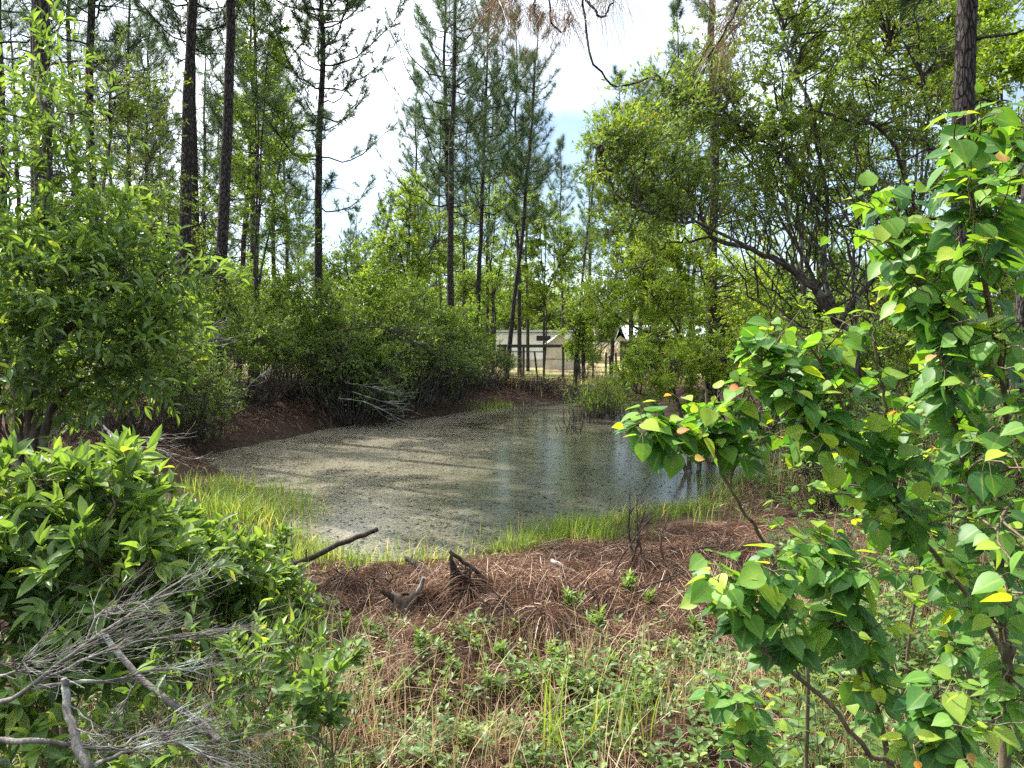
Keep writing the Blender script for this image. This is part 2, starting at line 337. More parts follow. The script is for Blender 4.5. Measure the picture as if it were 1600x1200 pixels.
def water_mat():
    m, t = newmat('pond_water')
    g = t.nodes.new('ShaderNodeNewGeometry')
    def noise(scale, det, rough):
        n = t.nodes.new('ShaderNodeTexNoise'); n.inputs['Scale'].default_value = scale; n.inputs['Detail'].default_value = det; n.inputs['Roughness'].default_value = rough
        t.links.new(g.outputs['Position'], n.inputs['Vector']); return n
    n1 = noise(34, 4, .7); n2 = noise(.55, 5, .6); n3 = noise(6, 4, .6); n4 = noise(90, 2, .5)
    # cover: fine specks + broad drifts
    a1 = t.nodes.new('ShaderNodeMath'); a1.operation = 'MULTIPLY_ADD'; a1.inputs[1].default_value = .40; t.links.new(n2.outputs['Fac'], a1.inputs[0]); t.links.new(n1.outputs['Fac'], a1.inputs[2])
    a2 = t.nodes.new('ShaderNodeMath'); a2.operation = 'MULTIPLY_ADD'; a2.inputs[1].default_value = .25; t.links.new(n3.outputs['Fac'], a2.inputs[0]); t.links.new(a1.outputs['Value'], a2.inputs[2])
    mr = t.nodes.new('ShaderNodeMapRange'); mr.inputs['From Min'].default_value = .66; mr.inputs['From Max'].default_value = .87; mr.inputs['To Max'].default_value = .85; t.links.new(a2.outputs['Value'], mr.inputs['Value'])
    sp_ = t.nodes.new('ShaderNodeSeparateXYZ'); t.links.new(g.outputs['Position'], sp_.inputs[0])
    nb_ = noise(.32, 4, .55); xo = t.nodes.new('ShaderNodeMath'); xo.operation = 'MULTIPLY_ADD'; xo.inputs[1].default_value = 5.0; t.links.new(nb_.outputs['Fac'], xo.inputs[0]); t.links.new(sp_.outputs['X'], xo.inputs[2])
    mo = t.nodes.new('ShaderNodeMapRange'); mo.interpolation_type = 'SMOOTHSTEP'; mo.inputs['From Min'].default_value = .6; mo.inputs['From Max'].default_value = 2.6; mo.inputs['To Min'].default_value = 1.0; mo.inputs['To Max'].default_value = .28; t.links.new(xo.outputs['Value'], mo.inputs['Value'])
    nd_ = noise(1.1, 4, .6); me = t.nodes.new('ShaderNodeMapRange'); me.inputs['From Min'].default_value = .52; me.inputs['From Max'].default_value = .66; me.inputs['To Max'].default_value = .42; t.links.new(nd_.outputs['Fac'], me.inputs['Value'])
    mq = t.nodes.new('ShaderNodeMath'); mq.operation = 'MAXIMUM'; t.links.new(mo.outputs['Result'], mq.inputs[0]); t.links.new(me.outputs['Result'], mq.inputs[1])
    mk = t.nodes.new('ShaderNodeMath'); mk.operation = 'MULTIPLY'; t.links.new(mr.outputs['Result'], mk.inputs[0]); t.links.new(mq.outputs['Value'], mk.inputs[1])
    rc = ramp(t, [(.3, (.15, .138, .098)), (.5, (.245, .225, .165)), (.7, (.38, .35, .26))]); t.links.new(n4.outputs['Fac'], rc.inputs['Fac'])
    d = t.nodes.new('ShaderNodeBsdfPrincipled'); d.inputs['Roughness'].default_value = .22; d.inputs['Specular IOR Level'].default_value = .8
    t.links.new(rc.outputs['Color'], d.inputs['Base Color'])
    bp = t.nodes.new('ShaderNodeBump'); bp.inputs['Strength'].default_value = .16; bp.inputs['Distance'].default_value = .012
    t.links.new(n1.outputs['Fac'], bp.inputs['Height']); t.links.new(bp.outputs['Normal'], d.inputs['Normal'])
    w = t.nodes.new('ShaderNodeBsdfPrincipled'); w.inputs['Base Color'].default_value = (.012, .013, .007, 1); w.inputs['Roughness'].default_value = .10; w.inputs['IOR'].default_value = 1.33; w.inputs['Specular IOR Level'].default_value = .5
    bw = t.nodes.new('ShaderNodeBump'); bw.inputs['Strength'].default_value = .09; bw.inputs['Distance'].default_value = .012
    t.links.new(n1.outputs['Fac'], bw.inputs['Height']); t.links.new(bw.outputs['Normal'], w.inputs['Normal'])
    mi = t.nodes.new('ShaderNodeMixShader'); t.links.new(mk.outputs['Value'], mi.inputs['Fac'])
    t.links.new(w.outputs['BSDF'], mi.inputs[1]); t.links.new(d.outputs['BSDF'], mi.inputs[2])
    out(t, mi.outputs['Shader']); return m
M['ground'] = ground_mat(); M['water'] = water_mat()

# ------------------------------------------------------------------ terrain and pond
WZ = -0.6
_px = [(300, 715), (420, 690), (520, 668), (600, 660), (690, 650), (760, 637), (870, 627), (905, 622), (960, 635), (1050, 660), (1230, 690),
       (1180, 740), (1120, 775), (1060, 800), (950, 815), (850, 845), (700, 880), (600, 888), (520, 872), (430, 822), (385, 765)]
SHORE = np.array([(lambda d: ((x - 800) / FPX * d, d))((EYE - WZ) * FPX / (y - 540.0)) for x, y in _px])
def sdist(x, y):
    """distance to the shore, positive on land"""
    p = np.stack([np.asarray(x, float), np.asarray(y, float)], -1); sh = p.shape[:-1]; p = p.reshape(-1, 2)
    best = np.full(len(p), 1e9); ins = np.zeros(len(p), bool)
    for i in range(len(SHORE)):
        a = SHORE[i]; b = SHORE[(i + 1) % len(SHORE)]; e = b - a; w = p - a
        tt = np.clip((w @ e) / (e @ e), 0, 1); best = np.minimum(best, np.linalg.norm(w - tt[:, None] * e, axis=1))
        c = ((a[1] > p[:, 1]) != (b[1] > p[:, 1]))
        with np.errstate(divide='ignore', invalid='ignore'):
            xi = a[0] + (p[:, 1] - a[1]) * e[0] / (e[1] if e[1] != 0 else 1e-9)
        ins ^= (c & (p[:, 0] < xi))
    return np.where(ins, -best, best).reshape(sh)
def wob(x, y, f, s):
    return (np.sin(x * f + 1.3 * s) * np.cos(y * f * 1.13 + 2.1 * s) + .6 * np.sin(x * f * 2.1 + y * f * 1.7 + s) + .4 * np.cos(x * f * 3.9 - y * f * 3.1 + 3 * s)) / 2
HOLLOWS = [(.15, 4.75, .5, .16, .14), (-.55, 5.0, .45, .14, .12), (-.1, 3.55, .7, .22, .12), (1.75, 5.9, .35, .2, .12), (-1.05, 5.5, .3, .2, .10), (.95, 5.6, .3, .15, .09)]
MOUNDS = [(-.75, 5.55, .8, .38, .16), (.1, 5.3, .7, .42, .18), (-.35, 6.0, .6, .3, .10), (1.25, 6.3, .9, .45, .08), (2.4, 6.6, .8, .6, .16),
          (.35, 4.45, .6, .35, .08), (-.5, 4.2, .5, .4, .08), (1.4, 4.9, .7, .5, .08), (1.0, 3.6, .8, .5, .08)]
def gz(x, y):
    x = np.asarray(x, float); y = np.asarray(y, float)
    s = sdist(x, y) + .12 * wob(x, y, 2.3, 1)
    left = 1 / (1 + np.exp(np.clip((x + 2.2 - (y - 14) * .25) * 1.5, -50, 50))) * (1 / (1 + np.exp(-np.clip((y - 12.5) * 1.2, -50, 50)))) * (1 / (1 + np.exp(np.clip((y - 29) * .9, -50, 50))))
    rise = .52 + .55 * left; sc = 2.7 - 1.4 * left
    far = 1 / (1 + np.exp(-(y - 27.5) * .8)); rise = rise + .10 * far; sc = sc * (1 - .3 * far)
    land = WZ + .02 + rise * (1 - np.exp(-np.maximum(s, 0) / sc))
    z = np.where(s > 0, land, WZ - .5 * (1 - np.exp(s / .9)))
    a = np.clip(s / 1.0, 0, 1)
    z = z + a * (.05 * wob(x, y, 1.7, 2) + .03 * wob(x, y, 5.3, 3) + .022 * wob(x, y, 13, 4)) * np.clip(60 / (1 + np.hypot(x, y)), 0, 1)
    for mx_, my_, rx, ry, h in MOUNDS:
        q = ((x - mx_) / rx) ** 2 + ((y - my_) / ry) ** 2
        z = z + h * np.exp(-q * 1.4) * (1 + .25 * wob(x, y, 9, 5))
    nb_ = np.exp(-((y - 5.4) / 2.2) ** 2 - (x / 3.5) ** 2) * a
    z = z + nb_ * (.05 * np.abs(wob(x, y, 4.1, 8)) - .035 * np.maximum(0, wob(x, y, 6.3, 9)))
    for mx_, my_, rx, ry, h in HOLLOWS:
        z = z - h / (1 + np.exp(((((x - mx_) / rx) ** 2 + ((y - my_) / ry) ** 2) - .6) * 7))
    return z
def gp(x, y, sink=0.0): return np.array([x, y, float(gz(x, y)) - sink])

mb = MB()
rr = np.concatenate([[0.0], .5 * 1.0205 ** np.arange(375)]); NA = 540
aa = np.arange(NA) * 2 * math.pi / NA
X = rr[:, None] * np.cos(aa); Y = rr[:, None] * np.sin(aa)
Z = gz(X, Y)
nr = len(rr); i = np.arange(1, nr - 1)[:, None] * NA; j = np.arange(NA)[None]; j2 = (j + 1) % NA
f4 = np.stack([i + j, i + NA + j, i + NA + j2, i + j2], -1).reshape(-1, 4)
f3 = np.stack([np.zeros(NA, int), NA + np.arange(NA), NA + (np.arange(NA) + 1) % NA], -1)
mb.add(np.stack([X, Y, Z], -1).reshape(-1, 3), f3=f3, f4=f4)
tag(mb.build('ground', M['ground']), kind='structure')
mb = MB(); gx = np.linspace(-9, 10, 60); gy = np.linspace(6.5, 34, 80)
GX, GY = np.meshgrid(gx, gy); n = len(gx)
ii = (np.arange(len(gy) - 1)[:, None] * n + np.arange(n - 1)[None]); cx = (GX[:-1, :-1] + GX[1:, 1:]) / 2; cy = (GY[:-1, :-1] + GY[1:, 1:]) / 2
keep = sdist(cx, cy) < 1.2; ii = ii[keep]
mb.add(np.stack([GX, GY, np.full_like(GX, WZ)], -1).reshape(-1, 3), f4=np.stack([ii, ii + 1, ii + n + 1, ii + n], -1))
tag(mb.build('pond_water', M['water']), kind='structure')

# ------------------------------------------------------------------ growers
def branch_paths(r, start, target, m=6, sag=.12, jit=.04):
    """curved twigs from start (n,3) to target (n,3)"""
    n = len(start); t = np.linspace(0, 1, m)[None, :, None]
    d = target - start; ln = np.linalg.norm(d, axis=1)
    up = np.zeros((n, 3)); up[:, 2] = ln * sag * r.uniform(.3, 1.5, n)
    side = runit(r, n) * (ln * .10)[:, None]
    P = start[:, None] + d[:, None] * t + (up + side)[:, None] * (4 * t * (1 - t) * (1 - .4 * t))
    P[:, 1:-1] += r.normal(size=(n, m - 2, 3)) * (ln * jit)[:, None, None]
    return P
def sample_path(P, t):
    """points and tangents on polylines P (n,m,3) at parameters t (n,k)"""
    n, m, _ = P.shape; q = t * (m - 1); i = np.clip(q.astype(int), 0, m - 2); f = (q - i)[..., None]
    idx = np.arange(n)[:, None]; a = P[idx, i]; b = P[idx, i + 1]
    return a + (b - a) * f, nrm(b - a)
def foliage(wood, leaf, r, limbs, blobs, nsub=30, ntw=7, nlf=9, tw=.30, L=.08, Wd=.028, tpl=LEAF_FAR, up=.5, tone=(.1, .8), outer=.55,
            whorl=False, shell=.45, r0=.010, droop=0.0, spread=(.5, 1.15), tipnew=0.0, twk=3, subk=4, thin=.004):
    """limbs: polylines (m,3); blobs: rows cx cy cz rx ry rz [weight]. Side branches reach into each blob, twigs leave them, leaves sit on twigs."""
    lp = np.concatenate([spline(l, 40)[12:] for l in limbs])
    for bl in blobs:
        c = np.array(bl[:3]); e = np.array(bl[3:6]); wgt = bl[6] if len(bl) > 6 else 1.0
        n = max(3, int(nsub * wgt))
        tg = c + runit(r, n) * e * (r.uniform(shell, 1.05, n) ** .7)[:, None]
        dd = np.linalg.norm(tg[:, None] - lp[None], axis=2) + r.uniform(0, .45 * e.mean(), (n, len(lp))) + np.maximum(0, lp[None, :, 2] - tg[:, None, 2]) * .5
        st = lp[np.argmin(dd, 1)]
        P = branch_paths(r, st, tg)
        ln = np.linalg.norm(tg - st, axis=1)
        R = (np.linspace(1, .25, 6)[None] * np.clip(r0 * (.5 + ln), thin, None)[:, None])
        tubes(wood, P, R, subk, r.uniform(0, 1, n))
        t = outer + (1 - outer) * r.uniform(0, 1, (n, ntw)) ** .8; t[:, 0] = 1.0
        p0, tt = sample_path(P, t)
        p0 = p0.reshape(-1, 3); tt = tt.reshape(-1, 3)
        outw = nrm((p0 - c) / e)
        D = nrm(tt * .5 + outw * .55 + r.normal(size=tt.shape) * .45 + np.array([0, 0, up * .5 - droop]))
        k = len(p0); tl = tw * r.uniform(.5, 1.25, k)
        p1 = p0 + D * tl[:, None]; p1[:, 2] -= droop * tl * .4
        mid = (p0 + p1) / 2 + runit(r, k) * (tl * .07)[:, None]
        TP = np.stack([p0, mid, p1], 1)
        tubes(wood, TP, np.tile([thin * .8, thin * .65, thin * .4], (k, 1)), twk, r.uniform(0, 1, k))
        base_tone = np.repeat(r.uniform(0, 1, n), ntw)
        if whorl: u = 1 - r.uniform(0, 1, (k, nlf)) ** 2.2 * .75
        else: u = r.uniform(.12, 1, (k, nlf))
        q, qt = sample_path(TP, u); q = q.reshape(-1, 3); qt = qt.reshape(-1, 3)
        U, V = frame(qt); ph = r.uniform(0, 2 * math.pi, len(q)); th = r.uniform(spread[0], spread[1], len(q))
        A = nrm(np.cos(th)[:, None] * qt + np.sin(th)[:, None] * (np.cos(ph)[:, None] * U + np.sin(ph)[:, None] * V) + np.array([0, 0, -droop * .8 + up * .12]))
        N = nrm(np.array([0, 0, 1.0]) + r.normal(size=q.shape) * .45 + outw.repeat(nlf, 0) * .35)
        sz = r.uniform(.6, 1.15, len(q))
        tn = tone[0] + (tone[1] - tone[0]) * np.clip(.45 * np.repeat(base_tone, nlf) + .55 * r.uniform(0, 1, len(q)), 0, 1)
        if tipnew > 0:
            uu = u.reshape(-1); new = (uu > .86) & (r.uniform(0, 1, len(q)) < tipnew)
            tn = np.where(new, np.clip(tn + .28, 0, .97), tn)
        leaves(leaf, r, q, A, N, L * sz, Wd * sz, tpl, tn)
def limb(mb, pts, r0, r1, k=7, m=16, r=None, jit=0.0, tone=0.5, cap=False):
    p = spline(pts, m)
    if jit and r is not None: p[1:-1] += r.normal(size=(m - 2, 3)) * jit
    tubes(mb, p, r0 + (r1 - r0) * np.linspace(0, 1, m) ** .8, k, tone, cap)
    return p

def pine(root, seed, H=17, rb=.16, c0=.4, nb=46, bl=2.6, lean=(0, 0), dead=12, tuft=30, nl=.37, nw=.011, sec=7, zlow=None):
    """a slender pine built upright at the origin: trunk, dead_limb stubs in the trunk mesh, crown of tufts"""
    r = rng_(seed); wood = MB(); crown = MB()
    m = 26; t = np.linspace(0, 1, m)
    off = np.cumsum(r.normal(size=(m, 2)) * .05, 0) * np.linspace(0, 1, m)[:, None]
    T = np.stack([lean[0] * t * H + off[:, 0], lean[1] * t * H + off[:, 1], -.3 + t * (H + .3)], 1)
    R = rb * (1 - t) ** .75 + .012; R[0] *= 1.25; R[1] *= 1.05
    tubes(wood, T, R, 10, .5)
    def on(z):
        q = np.clip((z + .3) / (H + .3), 0, 1) * (m - 1); i = np.clip(q.astype(int), 0, m - 2); f = (q - i)[:, None]
        return T[i] * (1 - f) + T[i + 1] * f
    # dead bare limbs under the crown
    if dead:
        z = H * r.uniform(.16, c0 + .1, dead); az = r.uniform(0, 2 * math.pi, dead); L = r.uniform(.3, 1.5, dead); P = []
        b = on(z); s = np.linspace(0, 1, 6)[None, :, None]
        dirv = np.stack([np.cos(az), np.sin(az), r.uniform(-.15, .5, dead)], 1)
        P = b[:, None] + dirv[:, None] * (L[:, None, None] * s); P[..., 2] += -.12 * L[:, None] * s[..., 0] ** 2
        P[:, 1:] += r.normal(size=(dead, 5, 3)) * .035
        tubes(wood, P, np.linspace(.020, .006, 6)[None].repeat(dead, 0), 4, .3)
    f = np.sort(r.uniform(0, 1, nb)) ; z = H * (c0 + (1 - c0) * f * .985)
    az = np.arange(nb) * 2.4 + r.uniform(-.5, .5, nb)
    prof = .25 + .75 * np.sin(math.pi * np.clip(f * .8 + .2, 0, 1)) ** .8 * (1 - .4 * f)
    L = bl * prof * r.uniform(.35, 1.2, nb); el = .40 + .65 * f + r.uniform(-.25, .25, nb)
    b = on(z); s = np.linspace(0, 1, 8)[None, :, None]
    h = np.stack([np.cos(az), np.sin(az), np.zeros(nb)], 1)
    P = b[:, None] + h[:, None] * (L * np.cos(el))[:, None, None] * s
    P[..., 2] += (L * np.sin(el))[:, None] * s[..., 0] * .55 + (L * .35)[:, None] * s[..., 0] ** 2.2 - (L * .12)[:, None] * np.sin(s[..., 0] * math.pi)
    P[:, 1:] += r.normal(size=(nb, 7, 3)) * (L * .02)[:, None, None]
    tubes(wood, P, (np.linspace(1, .25, 8)[None] * (.008 + .009 * L)[:, None]), 5, .4)
    u = np.linspace(.38, .95, sec)[None].repeat(nb, 0) + r.uniform(-.05, .05, (nb, sec)); u = np.clip(u, 0, 1)
    q, qt = sample_path(P, u); q = q.reshape(-1, 3); qt = qt.reshape(-1, 3)
    sg = np.tile(np.where(np.arange(sec) % 2, 1.0, -1.0), nb)
    side = nrm(np.cross(qt, np.array([0, 0, 1.0]))) * sg[:, None]
    D = nrm(qt * .8 + side * .8 + r.normal(size=q.shape) * .25 + np.array([0, 0, .3]))
    SL = np.repeat(L, sec) * (.42 - .28 * u.reshape(-1)) * r.uniform(.6, 1.2, len(q))
    e = q + D * SL[:, None]; e[:, 2] += SL * .12
    tubes(wood, np.stack([q, (q + e) / 2 - np.array([0, 0, .03]) * SL[:, None], e], 1), np.tile([.009, .007, .005], (len(q), 1)), 3, .4)
    tips = np.concatenate([P[:, -1], e, q[r.uniform(0, 1, len(q)) < .25], (q + 2 * e)[SL > .45] / 3])
    td = np.concatenate([nrm(P[:, -1] - P[:, -2]), D, D[:0], D[SL > .45]]) if False else None
    dirs = np.concatenate([nrm(P[:, -1] - P[:, -2]), D, np.repeat(D[:1], len(tips) - nb - len(e) - (SL > .45).sum(), 0), D[SL > .45]])
    nt_ = len(tips); tt = np.repeat(dirs, tuft, 0); p = np.repeat(tips, tuft, 0)
    back = r.uniform(-.22, .02, len(p)); p = p + tt * back[:, None]
    DD = nrm(tt * .75 + runit(r, len(p)) * .95 + np.array([0, 0, .08]))
    tone = np.clip(np.repeat(r.uniform(.1, .8, nt_), tuft) + r.uniform(-.2, .2, len(p)), 0, 1); tone = np.where(r.uniform(0, 1, len(p)) < .04, 1.0, np.minimum(tone, .9))
    needles(crown, r, p, DD, nl * r.uniform(.6, 1.1, len(p)), nw, tone)
    wood.build('trunk', M['pine_bark'], root)
    crown.build('crown', M['pine_needle'], root)
    return root

# ------------------------------------------------------------------ pines
def tree_base(px, d, py=560):
    p = at(px, py, d); return gp(p[0], d)
def lean_to(px0, py0, px1, py1, d):
    a = at(px0, py0, d); b = at(px1, py1, d); return (b[0] - a[0]) / (b[2] - a[2])
P0 = (0, 0, 0)
tallA = pine(thing('pine_tree', 'tall bare trunked pine', 'pine tree', P0), 11, 21, .155, .50, 130, 3.3, dead=22, tuft=44)
fullB = pine(thing('pine_tree', 'bushy pine', 'pine tree', P0), 12, 18, .14, .36, 64, 3.4, dead=12, tuft=24)
slimC = pine(thing('pine_tree', 'thin leaning pine rising from the bank beside the dark wooden fence', 'pine tree', P0), 13, 16, .10, .42, 58, 2.2, dead=14, tuft=36)
midD = pine(thing('pine_tree', 'straight pine standing alone against the white sky gap with tufted side branches', 'pine tree', P0), 14, 17, .14, .33, 66, 3.0, dead=16, tuft=46, nw=.014)
bareE = pine(thing('pine_tree', 'thick bare pine', 'pine tree', P0), 17, 18, .17, .60, 34, 2.0, dead=18, tuft=30)
def put(src, first, px, d, label, lean_px=0.0, rz=0.0, sc=1.0, group=None):
    """lean_px: sideways drift of the trunk in pixels over 400 pixels of height"""
    b = tree_base(px, d, 560); b[2] -= .05
    tilt = (0, math.atan(lean_px / 400.0))
    if first:
        place(src, b, 0, sc); r = src; src['label'] = label
    else: r = copy_thing(src, b, 0, sc, label)
    # tilt about world Y after spinning about Z
    from mathutils import Euler, Matrix
    r.rotation_euler = (Matrix.Rotation(tilt[1], 3, 'Y') @ Matrix.Rotation(rz, 3, 'Z')).to_euler()
    if group: r['group'] = group
    return r
put(tallA, True, 336, 19.5, 'thick dark pine on the left bank, rightmost of three trunks left of the sky gap', 20, .3)
put(tallA, False, 281, 18.5, 'tall dark pine, leftmost of the three trunks left of the sky gap', 18, 2.2, .98)
put(tallA, False, 309, 23, 'slender pine trunk between the two thick dark pines on the left bank', 5, 4.1, .92)
put(midD, True, 494, 24, 'straight pine standing alone against the white sky gap with tufted side branches', 7, 1.0, 1.0)
put(fullB, True, 701, 29, 'feathery branched pine right of the sky gap, left one of a close pair', 8, .4, 1.0)
put(slimC, False, 707, 31, 'thin pine close against the feathery branched pine, the right one of the pair', 3, 2.9, 1.12)
put(midD, False, 742, 33, 'slim pine just right of the close pair of trunks, bending gently right', 17, 2.6, (.8, .8, 1.05))
put(slimC, True, 790, 33.5, 'thin leaning pine rising from the bank beside the left end of the dark wooden fence', 34, .9, 1.0)
put(slimC, False, 760, 44, 'spindly pale pine far behind the leaning pine, right of the sky gap', 14, 4.0, 1.0)
put(bareE, True, 78, 13.5, 'thick pine trunk behind the leafy tree at the far left edge', 5, 0, (1.0, 1.0, 1.1))
put(bareE, False, 62, 15.5, 'pine trunk in the left corner just left of the thick pine behind the leafy tree', 6, 5.3, .9)
put(slimC, False, 150, 17, 'thin pine with drooping brownish sprays between the left edge and the three dark trunks', 8, 5.0, 1.05)
put(slimC, False, 372, 30, 'thin far pine trunk just right of the three dark trunks', 14, .2, 1.1)
put(slimC, False, 655, 38, 'short young pine with tufted top beside the feathery branched pine, on the sky gap side', 2, 1.7, (.8, .8, .62))
put(bareE, False, 1112, 19, 'pine trunk behind the broad spreading tree right of the middle', 3, 5.5, (.9, .9, .95))
put(midD, False, 1495, 9.6, 'thick dark barked pine trunk at upper right behind the heart leaved saplings', 2, 2.1, (1.0, 1.0, 1.15))
put(midD, False, 1592, 8.0, 'pale barked pine trunk at the right edge of the view', 4, .7, (.65, .65, 1.0))
put(slimC, False, 955, 41, 'pine with small tufted crown behind the pond end, left of the spreading tree', 10, 1.2, 1.0)
put(slimC, False, 880, 52, 'far pine above the white trailer roof', 3, 3.2, .95)

for px, d, src, ln_, lab, s_ in [(205, 33, fullB, 5, 'feathery pine far behind the thin drooping pine at the left', 1.0), (118, 28, fullB, 4, 'feathery pine behind the thick pine at the far left', 1.0), (430, 40, fullB, 4, 'feathery pine far back between the dark trunks and the lone pine', .95), (262, 44, slimC, 3, 'feathery pine far back just left of the leftmost dark trunk', 1.0), (345, 50, midD, 4, 'distant straight pine seen between the two thick dark trunks', 1.05), (470, 58, midD, 2, 'small distant pine just left of the lone pine', .8),
        (600, 60, midD, 2, 'small distant pine at the right edge of the sky gap', .78), (825, 47, slimC, 6, 'feathery pine behind the leaning pine, near the trailer', 1.0), (925, 58, slimC, 2, 'feathery pine behind the white trailer on its right', 1.0), (1000, 50, midD, 3, 'straight pine behind the low metal roof, left of the spreading tree', 1.1), (10, 24, fullB, 4, 'feathery pine in the far left corner of the view', 1.0), (1060, 33, slimC, 5, 'feathery pine behind the spreading tree, on its left', 1.0), (545, 66, slimC, 2, 'faint distant pine inside the sky gap, right of the lone pine', .8), (572, 74, midD, 3, 'small faint distant pine inside the sky gap, nearer the feathery pine', .72), (690, 52, slimC, 4, 'slender distant pine behind the close pair of pines', 1.1)]:
    put(src, False, px, d, lab, ln_, px * .37, s_)
for px, d, src, ln_, lab, s_ in [(32, 38, fullB, 4, 'feathery far pine seen through the top of the leafy tree at the left edge', 1.0), (178, 46, fullB, 3, 'feathery far pine right of the thin drooping pine', 1.05), (235, 36, midD, 5, 'straight far pine left of the leftmost dark trunk', 1.0), (322, 41, fullB, 4, 'feathery far pine filling the gap behind the two thick dark trunks', 1.0),
        (395, 34, midD, 5, 'straight far pine right of the thick dark trunks', 1.05), (448, 48, fullB, 2, 'feathery far pine close to the left of the lone pine', 1.0), (640, 46, slimC, 3, 'thin far pine behind the sunlit yellow green young tree', 1.1), (725, 50, fullB, 4, 'feathery far pine behind the slim bending pine', .95), (812, 40, slimC, 5, 'thin far pine just right of the leaning pine', 1.15)]:
    put(src, False, px, d, lab, ln_, px * .53, s_)
# far pines past the yard: alike, so they share a label
r = rng_(77); far = pine(thing('pine_tree', 'distant slender pine in the wood past the yard', 'pine tree', P0), 15, 17, .13, .55, 30, 2.2, dead=6, tuft=16, nw=.022, nl=.36, sec=5)
first = True
for i in range(64):
    d = r.uniform(72, 125); px = r.uniform(-60, 1660)
    if 470 < px < 610 and i % 3: px = r.uniform(620, 1000)
    b = tree_base(px, d); s = r.uniform(.75, 1.05) * (1.12 if 610 < px < 1020 else .9)
    if first: place(far, b, r.uniform(0, 6), s); far['group'] = 'distant pines past the yard'; first = False
    else: copy_thing(far, b, r.uniform(0, 6), s, None, 'distant pines past the yard')

# ------------------------------------------------------------------ broadleaf trees and shrubs
def pxlimb(pts):
    """[(px,py,d), ...] to world"""
    return [at(*p) for p in pts]
def pxblob(px, py, rx, ry, d, depth=None, w=1.0):
    c = at(px, py, d); s = d / FPX
    return (*c, rx * s, depth if depth else (rx + ry) / 2 * s, ry * s, w)

# the broad spreading tree right of the pond
tb = at(1365, 560, 11.2); base = gp(tb[0], 11.2, .1)
oak = thing('spreading_tree', 'broad many stemmed tree with dark curving limbs and small leaves, right of the pond', 'tree', base)
r = rng_(21); wood = MB(); lf = MB()
l1 = pxlimb([(1362, 640, 11.2), (1335, 560, 11.1), (1302, 495, 11), (1245, 430, 10.9), (1190, 395, 10.8), (1110, 370, 10.6)]); l1[0] = base
l2 = pxlimb([(1300, 495, 11), (1290, 420, 11.2), (1292, 330, 11.3), (1283, 250, 11.3), (1255, 130, 11.2), (1220, 40, 11.1), (1200, -60, 11)])
l3 = pxlimb([(1310, 505, 11), (1370, 430, 11.3), (1420, 360, 11.5), (1450, 260, 11.6), (1440, 120, 11.6)])
l4 = pxlimb([(1245, 430, 10.9), (1180, 392, 10.5), (1100, 352, 10.2), (1045, 341, 10), (985, 318, 9.9), (945, 270, 9.8), (930, 225, 9.8)])
l5 = pxlimb([(1292, 330, 11.3), (1240, 260, 11), (1160, 200, 10.8), (1080, 150, 10.6), (1010, 110, 10.5)])
l6 = pxlimb([(1430, 330, 11.5), (1390, 215, 11.2), (1325, 188, 11), (1250, 168, 10.8), (1215, 172, 10.7)])
l7 = pxlimb([(1302, 495, 11), (1240, 380, 11.6), (1190, 290, 12), (1130, 180, 12.2), (1110, 80, 12.3)])
l8 = pxlimb([(1340, 560, 11.1), (1330, 430, 11.8), (1350, 300, 12.2), (1370, 160, 12.4), (1390, 60, 12.4)])
l9 = pxlimb([(1110, 370, 10.6), (1050, 380, 10.4), (1000, 420, 10.3), (960, 440, 10.2)])
for l, a, b in ((l1, .12, .045), (l2, .075, .02), (l3, .07, .02), (l4, .055, .015), (l5, .045, .014), (l6, .05, .02), (l7, .06, .015), (l8, .06, .015), (l9, .035, .012)):
    limb(wood, l, a * .55, b * .7, 8, 20, r, .025)
# many bare thin stems inside the crown
nst = 85; S = np.array([at(r.uniform(1180, 1420), r.uniform(330, 520), r.uniform(10.6, 11.8)) for _ in range(nst)]); E = S + np.stack([r.normal(-.35, .6, nst), r.normal(0, .4, nst), r.uniform(.7, 2.0, nst)], 1)
Pb = branch_paths(r, S, E, 7, -.08, .03); tubes(wood, Pb, np.linspace(.017, .005, 7)[None].repeat(nst, 0), 5, .5)
blobs = [pxblob(950, 225, 55, 55, 9.9, .8), pxblob(1010, 250, 80, 60, 10.1, 1.0), pxblob(1040, 160, 80, 70, 10.5, 1.0), pxblob(1130, 120, 90, 75, 10.8, 1.1), pxblob(1150, 220, 100, 60, 10.9, 1.1, 1.2),
         pxblob(1250, 60, 110, 80, 11.2, 1.2), pxblob(1370, 70, 100, 90, 11.8, 1.2), pxblob(1240, 230, 100, 70, 11.1, 1.1, 1.1), pxblob(1330, 200, 90, 70, 11.4, 1.1, 1.1), pxblob(1420, 200, 70, 90, 11.6, 1.0),
         pxblob(1080, 300, 90, 45, 10.4, .9), pxblob(990, 340, 60, 40, 10.1, .7, .7), pxblob(1200, 320, 80, 45, 11.0, .9, .6), pxblob(1400, 320, 70, 60, 11.5, .9, .8), pxblob(1180, -40, 140, 70, 11.2, 1.3), pxblob(1340, -60, 140, 70, 11.6, 1.3), pxblob(1480, 60, 60, 100, 12.3, 1.0)]
foliage(wood, lf, r, [l1, l2, l3, l4, l5, l6, l7, l8], blobs, nsub=40, ntw=8, nlf=9, tw=.30, L=.082, Wd=.030, tpl=LEAF_MID, up=.35, tone=(.15, .95), shell=.02, tipnew=.2)
wood.build('trunk', M['oak_bark'], oak); lf.build('crown', M['dark_leaf'], oak)

